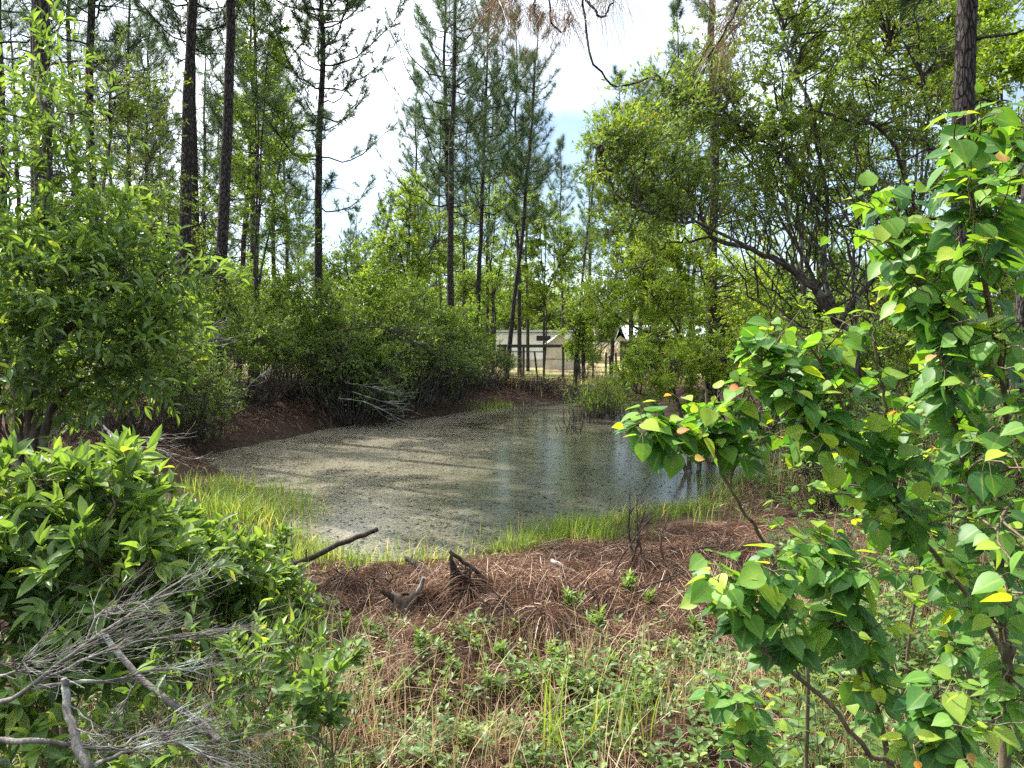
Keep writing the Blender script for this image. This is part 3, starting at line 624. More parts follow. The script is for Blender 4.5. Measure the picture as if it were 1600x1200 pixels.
# sunlit bay leaning over the far right of the pond
def shrub_tree(name, label, cat, basepx, d, limbs, blobs, seed, mat, woodmat='oak_bark', lr=(.05, .012), jit=.015, **kw):
    b = gp(at(basepx, 560, d)[0], d, .08)
    root = thing(name, label, cat, b, kw.pop('group', None)); r = rng_(seed); wood = MB(); lf = MB(); ls = []
    for l in limbs:
        w = pxlimb(l)
        if len(ls) == 0 or l[0][1] == 'base':
            pass
        ls.append(w)
    for w in ls: limb(wood, [b] + w, lr[0], lr[1], 6, 16, r, jit)
    foliage(wood, lf, r, [[b] + w for w in ls], blobs, **kw)
    return root, wood, lf, mat, woodmat
def finish(t, a='trunk', b='crown'):
    root, wood, lf, mat, wm = t
    wood.build(a, M[wm], root); lf.build(b, M[mat], root); return root
D = 14.5
finish(shrub_tree('bay_tree', 'sunlit bright green tree spreading low over the far right side of the pond', 'tree', 1150, D,
    [[(1110, 590, D), (1060, 520, D), (1010, 450, D)], [(1130, 560, D), (1110, 480, D), (1090, 400, D)], [(1100, 560, D), (1010, 520, D), (940, 480, D)]],
    [pxblob(1000, 435, 75, 55, D, 1.0), pxblob(1080, 410, 80, 60, D, 1.0), pxblob(950, 480, 45, 35, D, .6, .6), pxblob(1140, 450, 70, 60, D, 1.0), pxblob(1050, 480, 90, 45, D, 1.0), pxblob(1180, 500, 60, 50, D + .5, .8, .7), pxblob(1000, 390, 50, 35, D, .6, .6)], 22, 'fresh_leaf',
    nsub=30, ntw=7, nlf=9, tw=.34, L=.12, Wd=.042, tpl=LEAF_MID, up=.8, tone=(.4, 1.0), whorl=True, shell=.1, tipnew=.3))  # leaf tones raised: sunlight put into the colour of a crown side in shade
D = 13.2
finish(shrub_tree('bay_shrub', 'low sunlit shrub at the right edge of the pond under the spreading trees', 'shrub', 1090, D,
    [[(1060, 630, D), (1040, 590, D)], [(1100, 620, D), (1120, 570, D)], [(1030, 640, D), (990, 610, D)]],
    [pxblob(1040, 575, 70, 40, D, .8), pxblob(1110, 560, 70, 45, D, .8), pxblob(1000, 605, 40, 30, D, .5, .7), pxblob(1170, 580, 60, 50, D, .8), pxblob(1070, 620, 60, 30, D, .6, .7)], 23, 'fresh_leaf',
    nsub=26, ntw=7, nlf=9, tw=.28, L=.11, Wd=.04, tpl=LEAF_MID, up=.9, tone=(.35, 1.0), whorl=True, shell=.3, tipnew=.2))  # lighter tone range paints sunlight into these leaves too

# leafy tree at the left
D = 6.4
finish(shrub_tree('bay_tree', 'leafy green tree with long glossy leaves filling the left edge above the pond bank', 'tree', 40, D,
    [[(45, 600, D), (60, 450, D), (70, 330, D), (80, 200, D)], [(60, 600, D), (120, 500, D), (190, 440, D), (250, 430, D)], [(20, 600, D), (-20, 450, D), (0, 300, D)], [(80, 640, D), (140, 590, D), (200, 560, D)]],
    [pxblob(40, 215, 65, 60, D + .4, .5, .6), pxblob(95, 330, 70, 60, D + .3, .5, .8), pxblob(20, 350, 60, 70, D, .5, .8), pxblob(130, 430, 80, 55, D, .55), pxblob(50, 460, 75, 65, D - .3, .55), pxblob(215, 455, 60, 45, D + .2, .4, .9), pxblob(150, 530, 75, 50, D - .1, .5),
     pxblob(50, 560, 75, 45, D - .2, .5), pxblob(120, 600, 60, 30, D, .4, .6), pxblob(-40, 480, 60, 120, D, .6), pxblob(150, 130, 50, 60, D + .8, .4, .25), pxblob(30, 100, 70, 80, D + .8, .4, .3), pxblob(200, 530, 40, 60, D, .35, .6), pxblob(255, 500, 25, 20, D, .2, .3), pxblob(180, 385, 35, 22, D, .25, .3), pxblob(105, 270, 30, 40, D + .2, .3, .3), pxblob(160, 340, 30, 25, D + .1, .3, .3), pxblob(270, 420, 22, 16, D, .2, .25), pxblob(75, 160, 35, 45, D + .5, .3, .3), pxblob(190, 600, 30, 20, D, .2, .25), pxblob(230, 570, 22, 30, D, .2, .3)], 31, 'bay_leaf',
    nsub=15, ntw=6, nlf=8, tw=.38, L=.125, Wd=.036, tpl=LEAF_LANCE, up=.3, tone=(.02, .9), whorl=True, shell=.05, tipnew=.25, r0=.007, thin=.003), 'trunk', 'crown')
# sparse brownish small-leaved tree behind it
D = 12.5
finish(shrub_tree('sparse_tree', 'thin sparse tree with small brownish leaves behind the leafy tree at the left', 'tree', 160, D,
    [[(158, 500, D), (160, 350, D), (170, 200, D), (180, 90, D)], [(160, 400, D), (200, 320, D), (235, 250, D)], [(160, 400, D), (120, 320, D), (100, 220, D)]],
    [pxblob(190, 210, 65, 70, D, .8), pxblob(160, 310, 75, 60, D, .8), pxblob(225, 300, 50, 60, D, .7), pxblob(190, 110, 60, 60, D, .8, .6), pxblob(110, 180, 50, 80, D, .7, .7), pxblob(250, 170, 35, 50, D, .5, .5), pxblob(200, 390, 70, 40, D, .8, .8)], 32, 'dark_leaf',
    nsub=26, ntw=8, nlf=7, tw=.30, L=.075, Wd=.026, tpl=LEAF_FAR, up=.2, tone=(.25, 1.0), shell=.1, lr=(.045, .01)))

# slim trees with fresh leaves behind the thicket, one by one
def slim(label, px, d, top, blobs, seed, mat='fresh_leaf', L=.10, tone=(.05, .85), **kw):
    r = rng_(seed + 500)
    limbs = [[(px + 4, 500, d), (px - 3, 420, d), (px + r.uniform(-8, 8), (420 + top) / 2, d), (px + r.uniform(-6, 10), top, d)]]
    for b in blobs[:4]: limbs.append([(px, 480, d), ((px + b[0]) / 2 + r.uniform(-6, 6), (440 + b[1]) / 2, d), (b[0], b[1], d)])
    a = dict(nsub=36, ntw=8, nlf=9, tw=.42, L=L, Wd=L * .55, tpl=LEAF_FAR, up=.3, tone=tone, shell=.1, lr=(.06, .015), tipnew=.1); a.update(kw)
    finish(shrub_tree('slim_tree', label, 'tree', px, d, limbs, [pxblob(b[0], b[1], b[2], b[3], d, None, b[4] if len(b) > 4 else 1) for b in blobs], seed, mat, **a))
slim('slim broadleaf tree with airy green crown right of the three dark pine trunks', 400, 23, 60, [(420, 60, 55, 60, .7), (400, 160, 50, 55, .7), (440, 230, 55, 50, .8), (410, 310, 50, 50, .8), (450, 350, 50, 45, .7), (370, 240, 35, 60, .5)], 41, 'fresh_leaf', .10)
slim('leafy young tree directly behind the leftmost dark pine trunk', 255, 21, 280, [(240, 330, 50, 50), (265, 390, 60, 50), (320, 340, 40, 60, .8), (320, 420, 60, 40), (230, 430, 45, 40)], 42, 'dark_leaf', .09, (.2, .9))
slim('sunlit yellow green young tree between the lone pine and the feathery pine', 640, 34, 285, [(640, 320, 45, 40), (620, 380, 60, 45), (680, 380, 50, 50), (650, 430, 80, 35), (590, 420, 40, 40, .7)], 43, 'fresh_leaf', .13, (.2, .95), nsub=46)
slim('small sunlit tree at the foot of the lone pine in the sky gap', 545, 30, 370, [(510, 420, 45, 30), (560, 415, 50, 35), (540, 450, 60, 30), (480, 440, 40, 30, .7)], 44, 'fresh_leaf', .11, (.2, .95))
slim('fresh green tree with open crown behind the leaning pine', 850, 42, 300, [(850, 345, 55, 40), (810, 390, 50, 45), (880, 400, 55, 45), (850, 440, 60, 40), (820, 470, 50, 30)], 45, 'fresh_leaf', .15, (.15, .95), nsub=44)
slim('thin green tree arching between the leaning pine and the slim bending pine', 770, 37, 260, [(760, 330, 45, 50, .8), (780, 420, 50, 40, .8), (740, 450, 45, 35), (800, 310, 40, 45, .6)], 46, 'fresh_leaf', .13, (.1, .85))
slim('yellow green sapling tree at the far pond end before the fence corner', 912, 30, 430, [(915, 480, 30, 35), (940, 510, 35, 25), (895, 520, 25, 25, .7), (960, 490, 30, 25, .8), (920, 545, 25, 20, .5)], 47, 'fresh_leaf', .10, (.3, .95), lr=(.03, .01))
slim('backlit yellow green tree high behind the spreading tree at upper right', 1420, 17, -30, [(1400, 20, 80, 50), (1470, 40, 70, 60), (1440, 120, 70, 60), (1530, 100, 60, 80), (1560, 30, 60, 60), (1500, 200, 60, 60)], 48, 'fresh_leaf', .11, (.35, .95), nsub=46)
slim('green tree crown behind the pale barked pine at the right edge', 1570, 13, 40, [(1560, 120, 60, 70), (1600, 220, 60, 80), (1540, 250, 50, 60), (1590, 330, 60, 60), (1530, 380, 60, 60)], 49, 'fresh_leaf', .11, (.15, .9))
slim('shaded tree filling the gap behind the curving limbs of the spreading tree', 1280, 20, 200, [(1230, 420, 80, 60), (1330, 430, 80, 60), (1280, 350, 90, 50), (1400, 450, 70, 60), (1180, 470, 60, 50), (1450, 400, 60, 70)], 50, 'fresh_leaf', .11, (.0, .7))
slim('leafy tree high behind the middle of the spreading tree', 1255, 19, 60, [(1230, 60, 80, 70), (1290, 160, 80, 70), (1210, 200, 70, 60), (1330, 60, 70, 70), (1260, 280, 70, 50), (1350, 260, 70, 70)], 53, 'fresh_leaf', .11, (.1, .9))
slim('leafy tree behind the left part of the spreading tree crown', 1080, 26, 130, [(1060, 190, 70, 60), (1120, 130, 60, 60), (1100, 270, 80, 50), (1030, 300, 50, 50), (1150, 330, 60, 50), (1010, 370, 50, 50)], 54, 'dark_leaf', .12, (.2, .95))
slim('grey green tree standing behind the far right of the pond', 985, 38, 330, [(980, 380, 40, 40), (960, 430, 40, 35), (1010, 420, 40, 40), (950, 350, 30, 40, .6)], 51, 'dark_leaf', .13, (.2, .9))

# shrubs of the left bank thicket: three kinds, each shrub placed on its own
def shrub_proto(name, label, cat, seed, blobs, mat, **kw):
    root = thing(name, label, cat, P0); r = rng_(seed); wood = MB(); lf = MB(); ls = []
    for k in range(9):
        b = blobs[k % len(blobs)]; a = r.uniform(0, 6.28); s0 = np.array([.22 * math.cos(a), .22 * math.sin(a), -.15])
        e = np.array(b[:3]) + r.normal(size=3) * .25
        l = [s0, s0 * .5 + e * .38 + np.array([0, 0, .25]) + r.normal(size=3) * .1, e]; ls.append(l); limb(wood, l, .028, .007, 5, 12, r, .02)
    a = dict(nsub=24, ntw=7, nlf=8, tw=.42, L=.105, Wd=.042, tpl=LEAF_FAR, up=.45, tone=(.1, .9), shell=.08, tipnew=.2); a.update(kw)
    foliage(wood, lf, r, ls, blobs, **a)
    # bare whippy twigs under the leaves
    n = 130; az = r.uniform(0, 6.28, n); q0 = np.stack([np.cos(az) * r.uniform(.05, .7, n), np.sin(az) * r.uniform(.05, .7, n), np.full(n, -.05)], 1)
    q1 = q0 + np.stack([np.cos(az) * r.uniform(.1, 1.0, n), np.sin(az) * r.uniform(.1, 1.0, n), r.uniform(.5, 1.5, n)], 1)
    tubes(wood, branch_paths(r, q0, q1, 5, .1, .03), np.linspace(.006, .0025, 5)[None].repeat(n, 0), 3, .3)
    wood.build('stem', M['oak_bark'], root); lf.build('foliage', M[mat], root); return root
sa = shrub_proto('thicket_shrub', 'x', 'shrub', 61, [(0, 0, 1.9, 1.0, .9, .55), (-.9, .1, 1.4, .7, .7, .5), (.9, -.1, 1.45, .75, .7, .5), (0, -.7, 1.2, .8, .5, .4), (.2, .5, 2.3, .6, .6, .4, .7)], 'dark_leaf')
sb = shrub_proto('thicket_shrub', 'x', 'shrub', 62, [(0, 0, 2.4, .9, .9, .6), (-.6, .2, 1.7, .7, .7, .5), (.7, -.2, 1.9, .7, .7, .5), (.1, -.6, 1.4, .8, .5, .4), (-.2, .1, 3.0, .5, .5, .45, .7)], 'fresh_leaf', L=.12, Wd=.05, tone=(.0, .85))
sc_ = shrub_proto('thicket_shrub', 'x', 'shrub', 63, [(0, 0, 1.0, .9, .8, .4), (-.7, -.2, .75, .6, .5, .35), (.7, -.2, .8, .6, .5, .35), (0, .3, 1.35, .6, .6, .35)], 'dark_leaf', L=.075, Wd=.028, tone=(.0, .7))
used = set()
def putshrub(src, px, d, label, s=1.0, rz=0.0, group='shrubs of the left bank thicket', x=None, sink=.03):
    b = gp(at(px, 560, d)[0], d, sink)
    if src.name not in used: used.add(src.name); place(src, b, rz, s); src['label'] = label; src['group'] = group; return src
    return copy_thing(src, b, rz, s, label, group)
putshrub(sa, 290, 17.5, 'dark shrub hanging over the pine straw bank behind the white fallen limb', 1.0, .4)
putshrub(sc_, 300, 15.8, 'low leafy shrub at the foot of the thick dark pine trunk', 1.15, 1.9)
putshrub(sa, 390, 19.5, 'dark shrub in the thicket just right of the thick dark pine trunk', 1.1, 2.3)
putshrub(sb, 455, 21.5, 'tall green shrub in the thicket beneath the lone pine of the sky gap', 1.05, 1.1)
putshrub(sa, 505, 22, 'dark twiggy shrub over the left shore near the middle of the thicket', 1.15, 4.0)
putshrub(sb, 565, 24, 'rounded sunlit shrub on top of the thicket right of the lone pine', 1.1, 3.0)
putshrub(sa, 600, 24, 'arching dark shrub whose twigs reach down to the water at the thicket corner', 1.2, 5.4)
putshrub(sb, 650, 26.5, 'brightest yellow green shrub on top of the thicket, left of the close pair of pines', 1.1, .5)
putshrub(sa, 690, 26.8, 'rounded green shrub at the right end of the thicket above the pond corner', 1.15, 1.6)
putshrub(sb, 735, 29.5, 'light green shrub at the end of the thicket below the slim bending pine', .95, 4.4)
putshrub(sc_, 752, 29.3, 'small low green shrub at the water edge where the thicket ends', 1.15, .7)
putshrub(sa, 190, 14, 'dark shrub in deep shade behind the leafy tree at the left', 1.2, 2.7)
putshrub(sb, 120, 15, 'tall shrub behind the leafy tree near the left edge', 1.15, 5.2)
putshrub(sa, 20, 11, 'dark shrub low behind the leafy tree at the left frame edge', 1.1, .9)
putshrub(sb, 335, 23, 'tall shrub behind the slender pine trunk of the left bank', 1.1, 2.0)
putshrub(sb, 250, 21, 'tall green shrub behind the leftmost dark pine trunk', 1.15, 3.7)
putshrub(sb, 410, 25, 'tall shrub at the back of the thicket, left of the lone pine', 1.1, .1)
putshrub(sb, 520, 28, 'pale green shrub at the back of the thicket, just right of the lone pine', 1.1, 5.9)
putshrub(sb, 610, 30, 'tall pale shrub at the back of the thicket below the sunlit young tree', 1.2, 1.4)
for px_, d_, lab_, s_, rz_, src_ in [(540, 21.2, 'low dark shrub skirting the water left of the thicket corner', 1.4, 2.6, sc_), (600, 22.6, 'low dark shrub trailing into the water at the thicket corner', 1.5, 4.4, sc_), (655, 24.2, 'low shrub at the water edge just right of the thicket corner', 1.4, .4, sc_),
        (705, 26.2, 'low shrub at the water edge near the right end of the thicket', 1.3, 5.2, sc_), (560, 22.0, 'dark shrub crowding the shore between the lone pine and the thicket corner', 1.1, .9, sa), (640, 24.8, 'dark shrub crowding the shore right of the thicket corner', 1.1, 2.2, sa)]:
    putshrub(src_, px_, d_, lab_, s_, rz_)
# right side undergrowth
G2 = 'undergrowth shrubs right of the pond'
putshrub(sa, 1250, 13, 'dark shrub below the curving limbs of the spreading tree', .9, 1.2, G2)
putshrub(sa, 1420, 12, 'dark shrub at the foot of the spreading tree on its right', 1.1, 3.2, G2)
putshrub(sb, 1530, 10.5, 'tall shrub between the dark barked pine and the right edge', 1.0, 4.6, G2)
putshrub(sa, 1330, 16, 'shrub in the shade behind the foot of the spreading tree', 1.2, 5.7, G2)
putshrub(sb, 1210, 18, 'tall shrub behind the sunlit bright green tree', 1.1, .3, G2)
putshrub(sc_, 1500, 7.5, 'low shrub among dry stems behind the heart leaved saplings at the right', .9, 2.2, G2)
putshrub(sc_, 1330, 8.6, 'low shrub among dry stems behind the heart leaved saplings, nearer the pond', .8, 4.2, G2)
putshrub(sb, 1600, 16, 'tall shrub in the wood at the right edge', 1.2, 1.2, G2)
putshrub(sa, 772, 35.5, 'bush at the left end of the single rail fence', .75, 1.3, G2)
putshrub(sb, 912, 36.5, 'bush between the single rail fence and the row of close posts', .7, 2.8, G2)
putshrub(sa, 1010, 36, 'bush growing through the row of closely spaced posts', .85, 4.4, G2)
putshrub(sb, 1065, 40, 'bush behind the row of closely spaced posts, in front of the open shed', .95, 5.1, G2)
putshrub(sb, 1130, 38, 'bush in front of the right end of the open shed', 1.0, .6, G2)
putshrub(sb, 1440, 18, 'tall shrub in the wood behind the dark barked pine', 1.25, 3.9, G2)
# background bushes round the yard: alike
r = rng_(88)
for i in range(100):
    d = r.uniform(66, 115) if i > 8 else r.uniform(33, 44); px = r.uniform(-100, 1700)
    if d < 60:
        px = r.uniform(300, 760) if i % 2 else r.uniform(1020, 1500)
    src = [sb, sa][i % 2]; b = gp(at(px, 560, d)[0], d)
    copy_thing(src, b, r.uniform(0, 6), (r.uniform(1.0, 1.7) if i <= 8 else r.uniform(1.4, 3.4) * (.55 if 470 < px < 600 else 1)), 'hazy green bush in the background wood around the yard', 'background bushes around the yard', name='background_shrub')

# ------------------------------------------------------------------ near left shrubs with long glossy leaves
def near_shrub(label, basepx, d, limbs, blobs, seed, name='bay_shrub', **kw):
    a = dict(nsub=12, ntw=5, nlf=8, tw=.17, L=.108, Wd=.034, tpl=LEAF_LANCE, up=.85, tone=(.05, .85), whorl=True, shell=.25, tipnew=.3, r0=.005, thin=.0022, lr=(.016, .005), subk=5)
    a.update(kw)
    return finish(shrub_tree(name, label, 'shrub', basepx, d, limbs, blobs, seed, 'bay_leaf', 'stem_bark', **a), 'stem', 'foliage')
D = 2.9
near_shrub('leafy shrub with long upright leaves filling the lower left corner above the dead grey branches', 60, D,
    [[(60, 1000, D), (60, 860, D), (40, 760, D)], [(90, 1000, D), (140, 880, D), (180, 790, D)], [(20, 1000, D), (-20, 860, D), (-30, 740, D)], [(120, 1020, D), (200, 920, D - .1), (250, 860, D - .1)]],
    [pxblob(15, 800, 60, 50, D, .3), pxblob(110, 815, 65, 45, D + .1, .3), pxblob(60, 880, 85, 50, D - .1, .3), pxblob(170, 890, 70, 50, D, .3), pxblob(-40, 860, 60, 90, D, .3), pxblob(40, 950, 80, 45, D - .1, .3, .7), pxblob(225, 880, 45, 40, D + .1, .25, .8), pxblob(180, 970, 70, 45, D, .25, .6), pxblob(30, 1040, 80, 45, D - .2, .3, .6), pxblob(150, 1050, 70, 40, D - .1, .25, .6), pxblob(90, 1130, 90, 40, D - .3, .3, .6), pxblob(60, 745, 20, 20, D, .1, .25), pxblob(150, 765, 18, 18, D, .1, .25)], 71)
D = 3.9
near_shrub('leafy shrub behind the corner shrub, its tip reaching in front of the bright grass', 270, D,
    [[(270, 960, D), (250, 880, D), (220, 800, D)], [(290, 960, D), (330, 910, D), (375, 875, D)], [(250, 960, D), (180, 840, D), (140, 730, D)]],
    [pxblob(180, 790, 40, 30, D, .25), pxblob(245, 845, 40, 30, D, .25), pxblob(300, 885, 50, 35, D - .1, .3), pxblob(130, 760, 40, 25, D, .25), pxblob(335, 930, 50, 30, D, .25), pxblob(375, 885, 18, 12, D, .1, .3), pxblob(300, 975, 80, 45, D - .2, .3), pxblob(200, 880, 60, 50, D - .2, .3)], 72, tw=.14, L=.10)
D = 4.3
near_shrub('low dense leafy shrub beside the red pine straw mound, left of it', 420, D,
    [[(420, 960, D), (410, 900, D)], [(440, 970, D), (460, 920, D)], [(400, 970, D), (370, 920, D)]],
    [pxblob(400, 905, 50, 40, D, .3), pxblob(440, 940, 50, 45, D, .3), pxblob(390, 975, 70, 45, D - .2, .3), pxblob(455, 990, 35, 40, D - .2, .25)], 73, L=.085, Wd=.026)
D = 2.5
near_shrub('small low leafy shrub under the dead grey branches at the bottom left', 330, D,
    [[(330, 1180, D), (330, 1080, D)], [(360, 1180, D), (420, 1100, D)], [(300, 1180, D), (240, 1110, D)]],
    [pxblob(330, 1060, 80, 50, D, .2), pxblob(420, 1100, 60, 50, D, .2, .8), pxblob(240, 1130, 80, 40, D - .1, .2, .7), pxblob(400, 1180, 90, 40, D - .1, .2, .8)], 74, lr=(.006, .003), L=.065, Wd=.02, nsub=8, ntw=4, nlf=8)
D = 2.35
near_shrub('broad leaved weed bush at the bottom, left of the centre, with dull oval leaves', 520, D,
    [[(520, 1170, D), (515, 1080, D)], [(530, 1170, D), (560, 1110, D)], [(500, 1170, D), (460, 1110, D)]],
    [pxblob(515, 1090, 30, 28, D, .12), pxblob(505, 1150, 55, 30, D, .15, .7)], 75, lr=(.0035, .002), name='weed_bush', L=.052, Wd=.028, tpl=LEAF_OVAL, nsub=9, ntw=4, nlf=7, tw=.1)

# ------------------------------------------------------------------ heart leaved saplings at the right
def sapling(label, stems, branches, seed, nlf=8, L=.068, extra=0, dens=1.0):
    """stems: list of ([(px,py,d)...], r0, r1); branches: (px,py,d, rx, ry) leafy sprays reached from the stems"""
    p0 = at(*stems[0][0][0]); b = gp(p0[0], p0[1], .06)
    root = thing('heart_leaved_sapling', label, 'sapling', b); r = rng_(seed); wood = MB(); lf = MB(); paths = []
    for k, (pts, a, c) in enumerate(stems):
        w = pxlimb(pts)
        if k == 0:
            if w[0][2] > b[2] + .02: w = [b] + w
        p = limb(wood, w, a, c, 8, 28, r, .003); paths.append(p)
    allp = np.concatenate([p[4:] for p in paths])
    for (px, py, d, rx, ry) in branches:
        n = max(4, int(round(4.9 * dens * rx * ry / 2500.0)))
        cpx = px + r.uniform(-1.25, 1.25, n) * rx; cpy = py + r.uniform(-1.25, 1.25, n) * ry; cd_ = d + r.uniform(-.22, .22, n)
        tg = np.array([at(*q) for q in zip(cpx, cpy, cd_)])
        dd = np.linalg.norm(tg[:, None] - allp[None], axis=2) + np.maximum(0, allp[None, :, 2] - tg[:, None, 2] + .08) * 1.5 + r.uniform(0, .08, (n, len(allp)))
        st = allp[np.argmin(dd, 1)]
        P = branch_paths(r, st, tg, 7, .10, .015); ln = np.linalg.norm(tg - st, axis=1)
        tubes(wood, P, np.linspace(1, .35, 7)[None] * np.clip(.0035 * (.6 + ln), .0022, .007)[:, None], 5, .5)
        # leaves alternate along the outer part, petioles drooping, small red new leaves at the tip
        nl_ = nlf; u = 1 - np.linspace(0, .46, nl_)[None] / np.maximum(ln, .28)[:, None] * r.uniform(.9, 1.5, (n, 1)); u = np.clip(u + r.uniform(-.02, .02, (n, nl_)), .15, 1)
        q, qt = sample_path(P, u); q = q.reshape(-1, 3); qt = qt.reshape(-1, 3)
        rank = np.tile(np.arange(nl_), n)
        U, V = frame(qt); ph = rank * 2.4 + np.repeat(r.uniform(0, 6.28, n), nl_) + r.uniform(-.3, .3, len(q))
        rd = nrm(np.cos(ph)[:, None] * U + np.sin(ph)[:, None] * V)
        pd = nrm(rd * .9 + qt * .45 + np.array([0, 0, .25])); pl = r.uniform(.025, .05, len(q)) * np.clip(.35 + rank * .25, 0, 1)
        e = q + pd * pl[:, None]
        tubes(wood, np.stack([q, (q + e) / 2 + np.array([0, 0, .004]), e], 1), np.tile([.0011, .0009, .0008], (len(q), 1)), 3, .6)
        droop = r.uniform(.15, .95, len(q)) * np.clip(.2 + rank * .3, 0, 1)
        A = nrm(rd * np.array([1, 1, .35]) + qt * .15 - np.array([0, 0, 1.0]) * droop[:, None] + r.normal(size=q.shape) * .15)
        N = nrm(np.array([0, 0, 1.0]) + r.normal(size=q.shape) * .35 + rd * .5 + np.array([0, -.25, 0]))
        size = np.where(rank == 0, .45, np.where(rank == 1, .75, 1.0)) * r.uniform(.75, 1.2, len(q))
        yng = np.repeat(r.uniform(0, 1, n) < .11, nl_)
        tone = np.where((rank == 0) & yng, r.uniform(.88, 1.0, len(q)), np.where(rank <= 2, r.uniform(.55, .86, len(q)), np.clip(r.normal(.40, .18, len(q)), 0, .76)))
        L_ = L * .95; leaves(lf, r, e, A, N, L_ * size, L_ * r.uniform(.78, 1.0, len(q)) * size, LEAF_HEART, tone)
    wood.build('stem', M['stem_bark'], root); lf.build('foliage', M['tallow_leaf'], root); return root
sapling('tallest heart leaved sapling, with thick pale trunk at the right frame edge',
    [([(1580, 1330, 2.15), (1574, 1150, 2.15), (1572, 1040, 2.15), (1570, 950, 2.12), (1560, 800, 2.1), (1570, 640, 2.1), (1545, 480, 2.0), (1520, 300, 1.9), (1513, 175, 1.85)], .021, .004),
     ([(1572, 1040, 2.15), (1620, 860, 2.1), (1640, 600, 2.0), (1610, 300, 1.95), (1600, 150, 1.95)], .012, .003),
     ([(1565, 870, 2.1), (1500, 700, 2.1), (1470, 560, 2.1), (1440, 450, 2.1), (1400, 330, 2.1)], .009, .003)],
    [(1515, 200, 1.85, 30, 45), (1570, 230, 1.85, 40, 70), (1490, 270, 1.85, 45, 50), (1500, 350, 1.9, 70, 60), (1580, 340, 1.9, 50, 60), (1410, 330, 2.1, 60, 50), (1350, 300, 2.15, 40, 50), (1450, 420, 2.05, 70, 50), (1560, 450, 1.95, 60, 60), (1480, 500, 2.0, 60, 60),
     (1580, 560, 1.8, 50, 60), (1530, 620, 2.0, 60, 50), (1590, 680, 1.8, 40, 60), (1360, 390, 2.15, 50, 40), (1600, 800, 1.75, 40, 60), (1590, 930, 1.55, 35, 60), (1540, 840, 2.1, 50, 45), (1500, 930, 2.15, 45, 40), (1585, 1040, 1.9, 35, 45), (1560, 1140, 1.9, 45, 35), (1470, 780, 2.2, 50, 40)], 301, L=.066)
sapling('heart leaved sapling with straight upright stem beside the thick pale trunk',
    [([(1516, 1340, 2.75), (1516, 1130, 2.7), (1513, 950, 2.65), (1517, 800, 2.6), (1500, 650, 2.55), (1495, 520, 2.5), (1490, 420, 2.45)], .012, .003)],
    [(1490, 560, 2.5, 60, 50), (1430, 600, 2.5, 50, 50), (1540, 740, 2.5, 50, 45), (1470, 680, 2.5, 60, 50), (1430, 520, 2.5, 50, 45), (1500, 450, 2.45, 40, 50), (1450, 840, 2.6, 50, 40), (1480, 1000, 2.65, 50, 40), (1420, 930, 2.6, 45, 35)], 302, L=.07)
sapling('heart leaved sapling with long stem slanting left up to the middle of the leafy mass',
    [([(1640, 1180, 2.45), (1560, 1010, 2.4), (1480, 890, 2.35), (1405, 800, 2.3), (1345, 700, 2.25), (1310, 620, 2.2), (1250, 520, 2.2), (1215, 490, 2.2)], .012, .003),
     ([(1345, 700, 2.25), (1300, 690, 2.2), (1240, 620, 2.15), (1180, 560, 2.1), (1150, 530, 2.1)], .007, .0025), ([(1405, 800, 2.3), (1390, 680, 2.25), (1370, 560, 2.2), (1360, 480, 2.2)], .007, .0025)],
    [(1215, 510, 2.2, 40, 25), (1160, 560, 2.1, 45, 30), (1260, 560, 2.2, 60, 40), (1340, 540, 2.2, 60, 45), (1200, 620, 2.15, 50, 35), (1290, 630, 2.15, 60, 45), (1380, 620, 2.2, 50, 45), (1410, 700, 2.2, 60, 45), (1330, 720, 2.15, 50, 35), (1270, 700, 2.1, 50, 30), (1390, 780, 2.2, 60, 35), (1330, 790, 2.2, 50, 30), (1420, 860, 2.3, 50, 35), (1220, 680, 2.15, 40, 30)], 303, L=.068)
sapling('heart leaved sapling reaching out over the pond with red tipped leaves, leftmost of the saplings',
    [([(1260, 1010, 2.5), (1210, 880, 2.4), (1170, 810, 2.3), (1140, 765, 2.25), (1115, 700, 2.2), (1105, 640, 2.2), (1100, 600, 2.2)], .008, .0025),
     ([(1115, 725, 2.2), (1070, 705, 2.15), (1030, 685, 2.1), (1000, 660, 2.1)], .005, .002), ([(1140, 765, 2.25), (1150, 680, 2.2), (1160, 620, 2.2)], .004, .002)],
    [(1000, 655, 2.1, 30, 25), (1045, 690, 2.15, 35, 25), (1085, 620, 2.2, 40, 30), (1140, 610, 2.2, 40, 30), (1120, 670, 2.2, 45, 30), (1170, 660, 2.2, 40, 40)], 304, L=.072, dens=1.3)
sapling('heart leaved sapling whose lower spray of leaves hangs in front of the bare straw bank',
    [([(1400, 1230, 1.95), (1360, 1180, 1.9), (1280, 1085, 1.85), (1195, 1020, 1.8), (1150, 960, 1.8), (1120, 910, 1.8)], .009, .003),
     ([(1195, 1020, 1.8), (1210, 940, 1.8), (1190, 890, 1.8)], .005, .002)],
    [(1110, 890, 1.8, 30, 25), (1140, 940, 1.8, 40, 35), (1190, 900, 1.8, 40, 35), (1200, 960, 1.8, 35, 30), (1240, 930, 1.8, 30, 40)], 305, L=.062, dens=1.25)
sapling('heart leaved sapling with bare slanting stem carrying one leafy tuft, amid the saplings',
    [([(1400, 1290, 2.05), (1385, 1165, 2.0), (1345, 1050, 1.95), (1320, 970, 1.9), (1305, 900, 1.9), (1300, 870, 1.9)], .011, .004)],
    [(1280, 890, 1.9, 45, 30), (1330, 910, 1.9, 45, 35), (1300, 950, 1.9, 45, 30), (1260, 830, 1.95, 45, 30), (1230, 800, 2.0, 45, 30), (1370, 990, 1.95, 45, 30), (1350, 1060, 1.95, 35, 25)], 306, L=.064, dens=1.2)
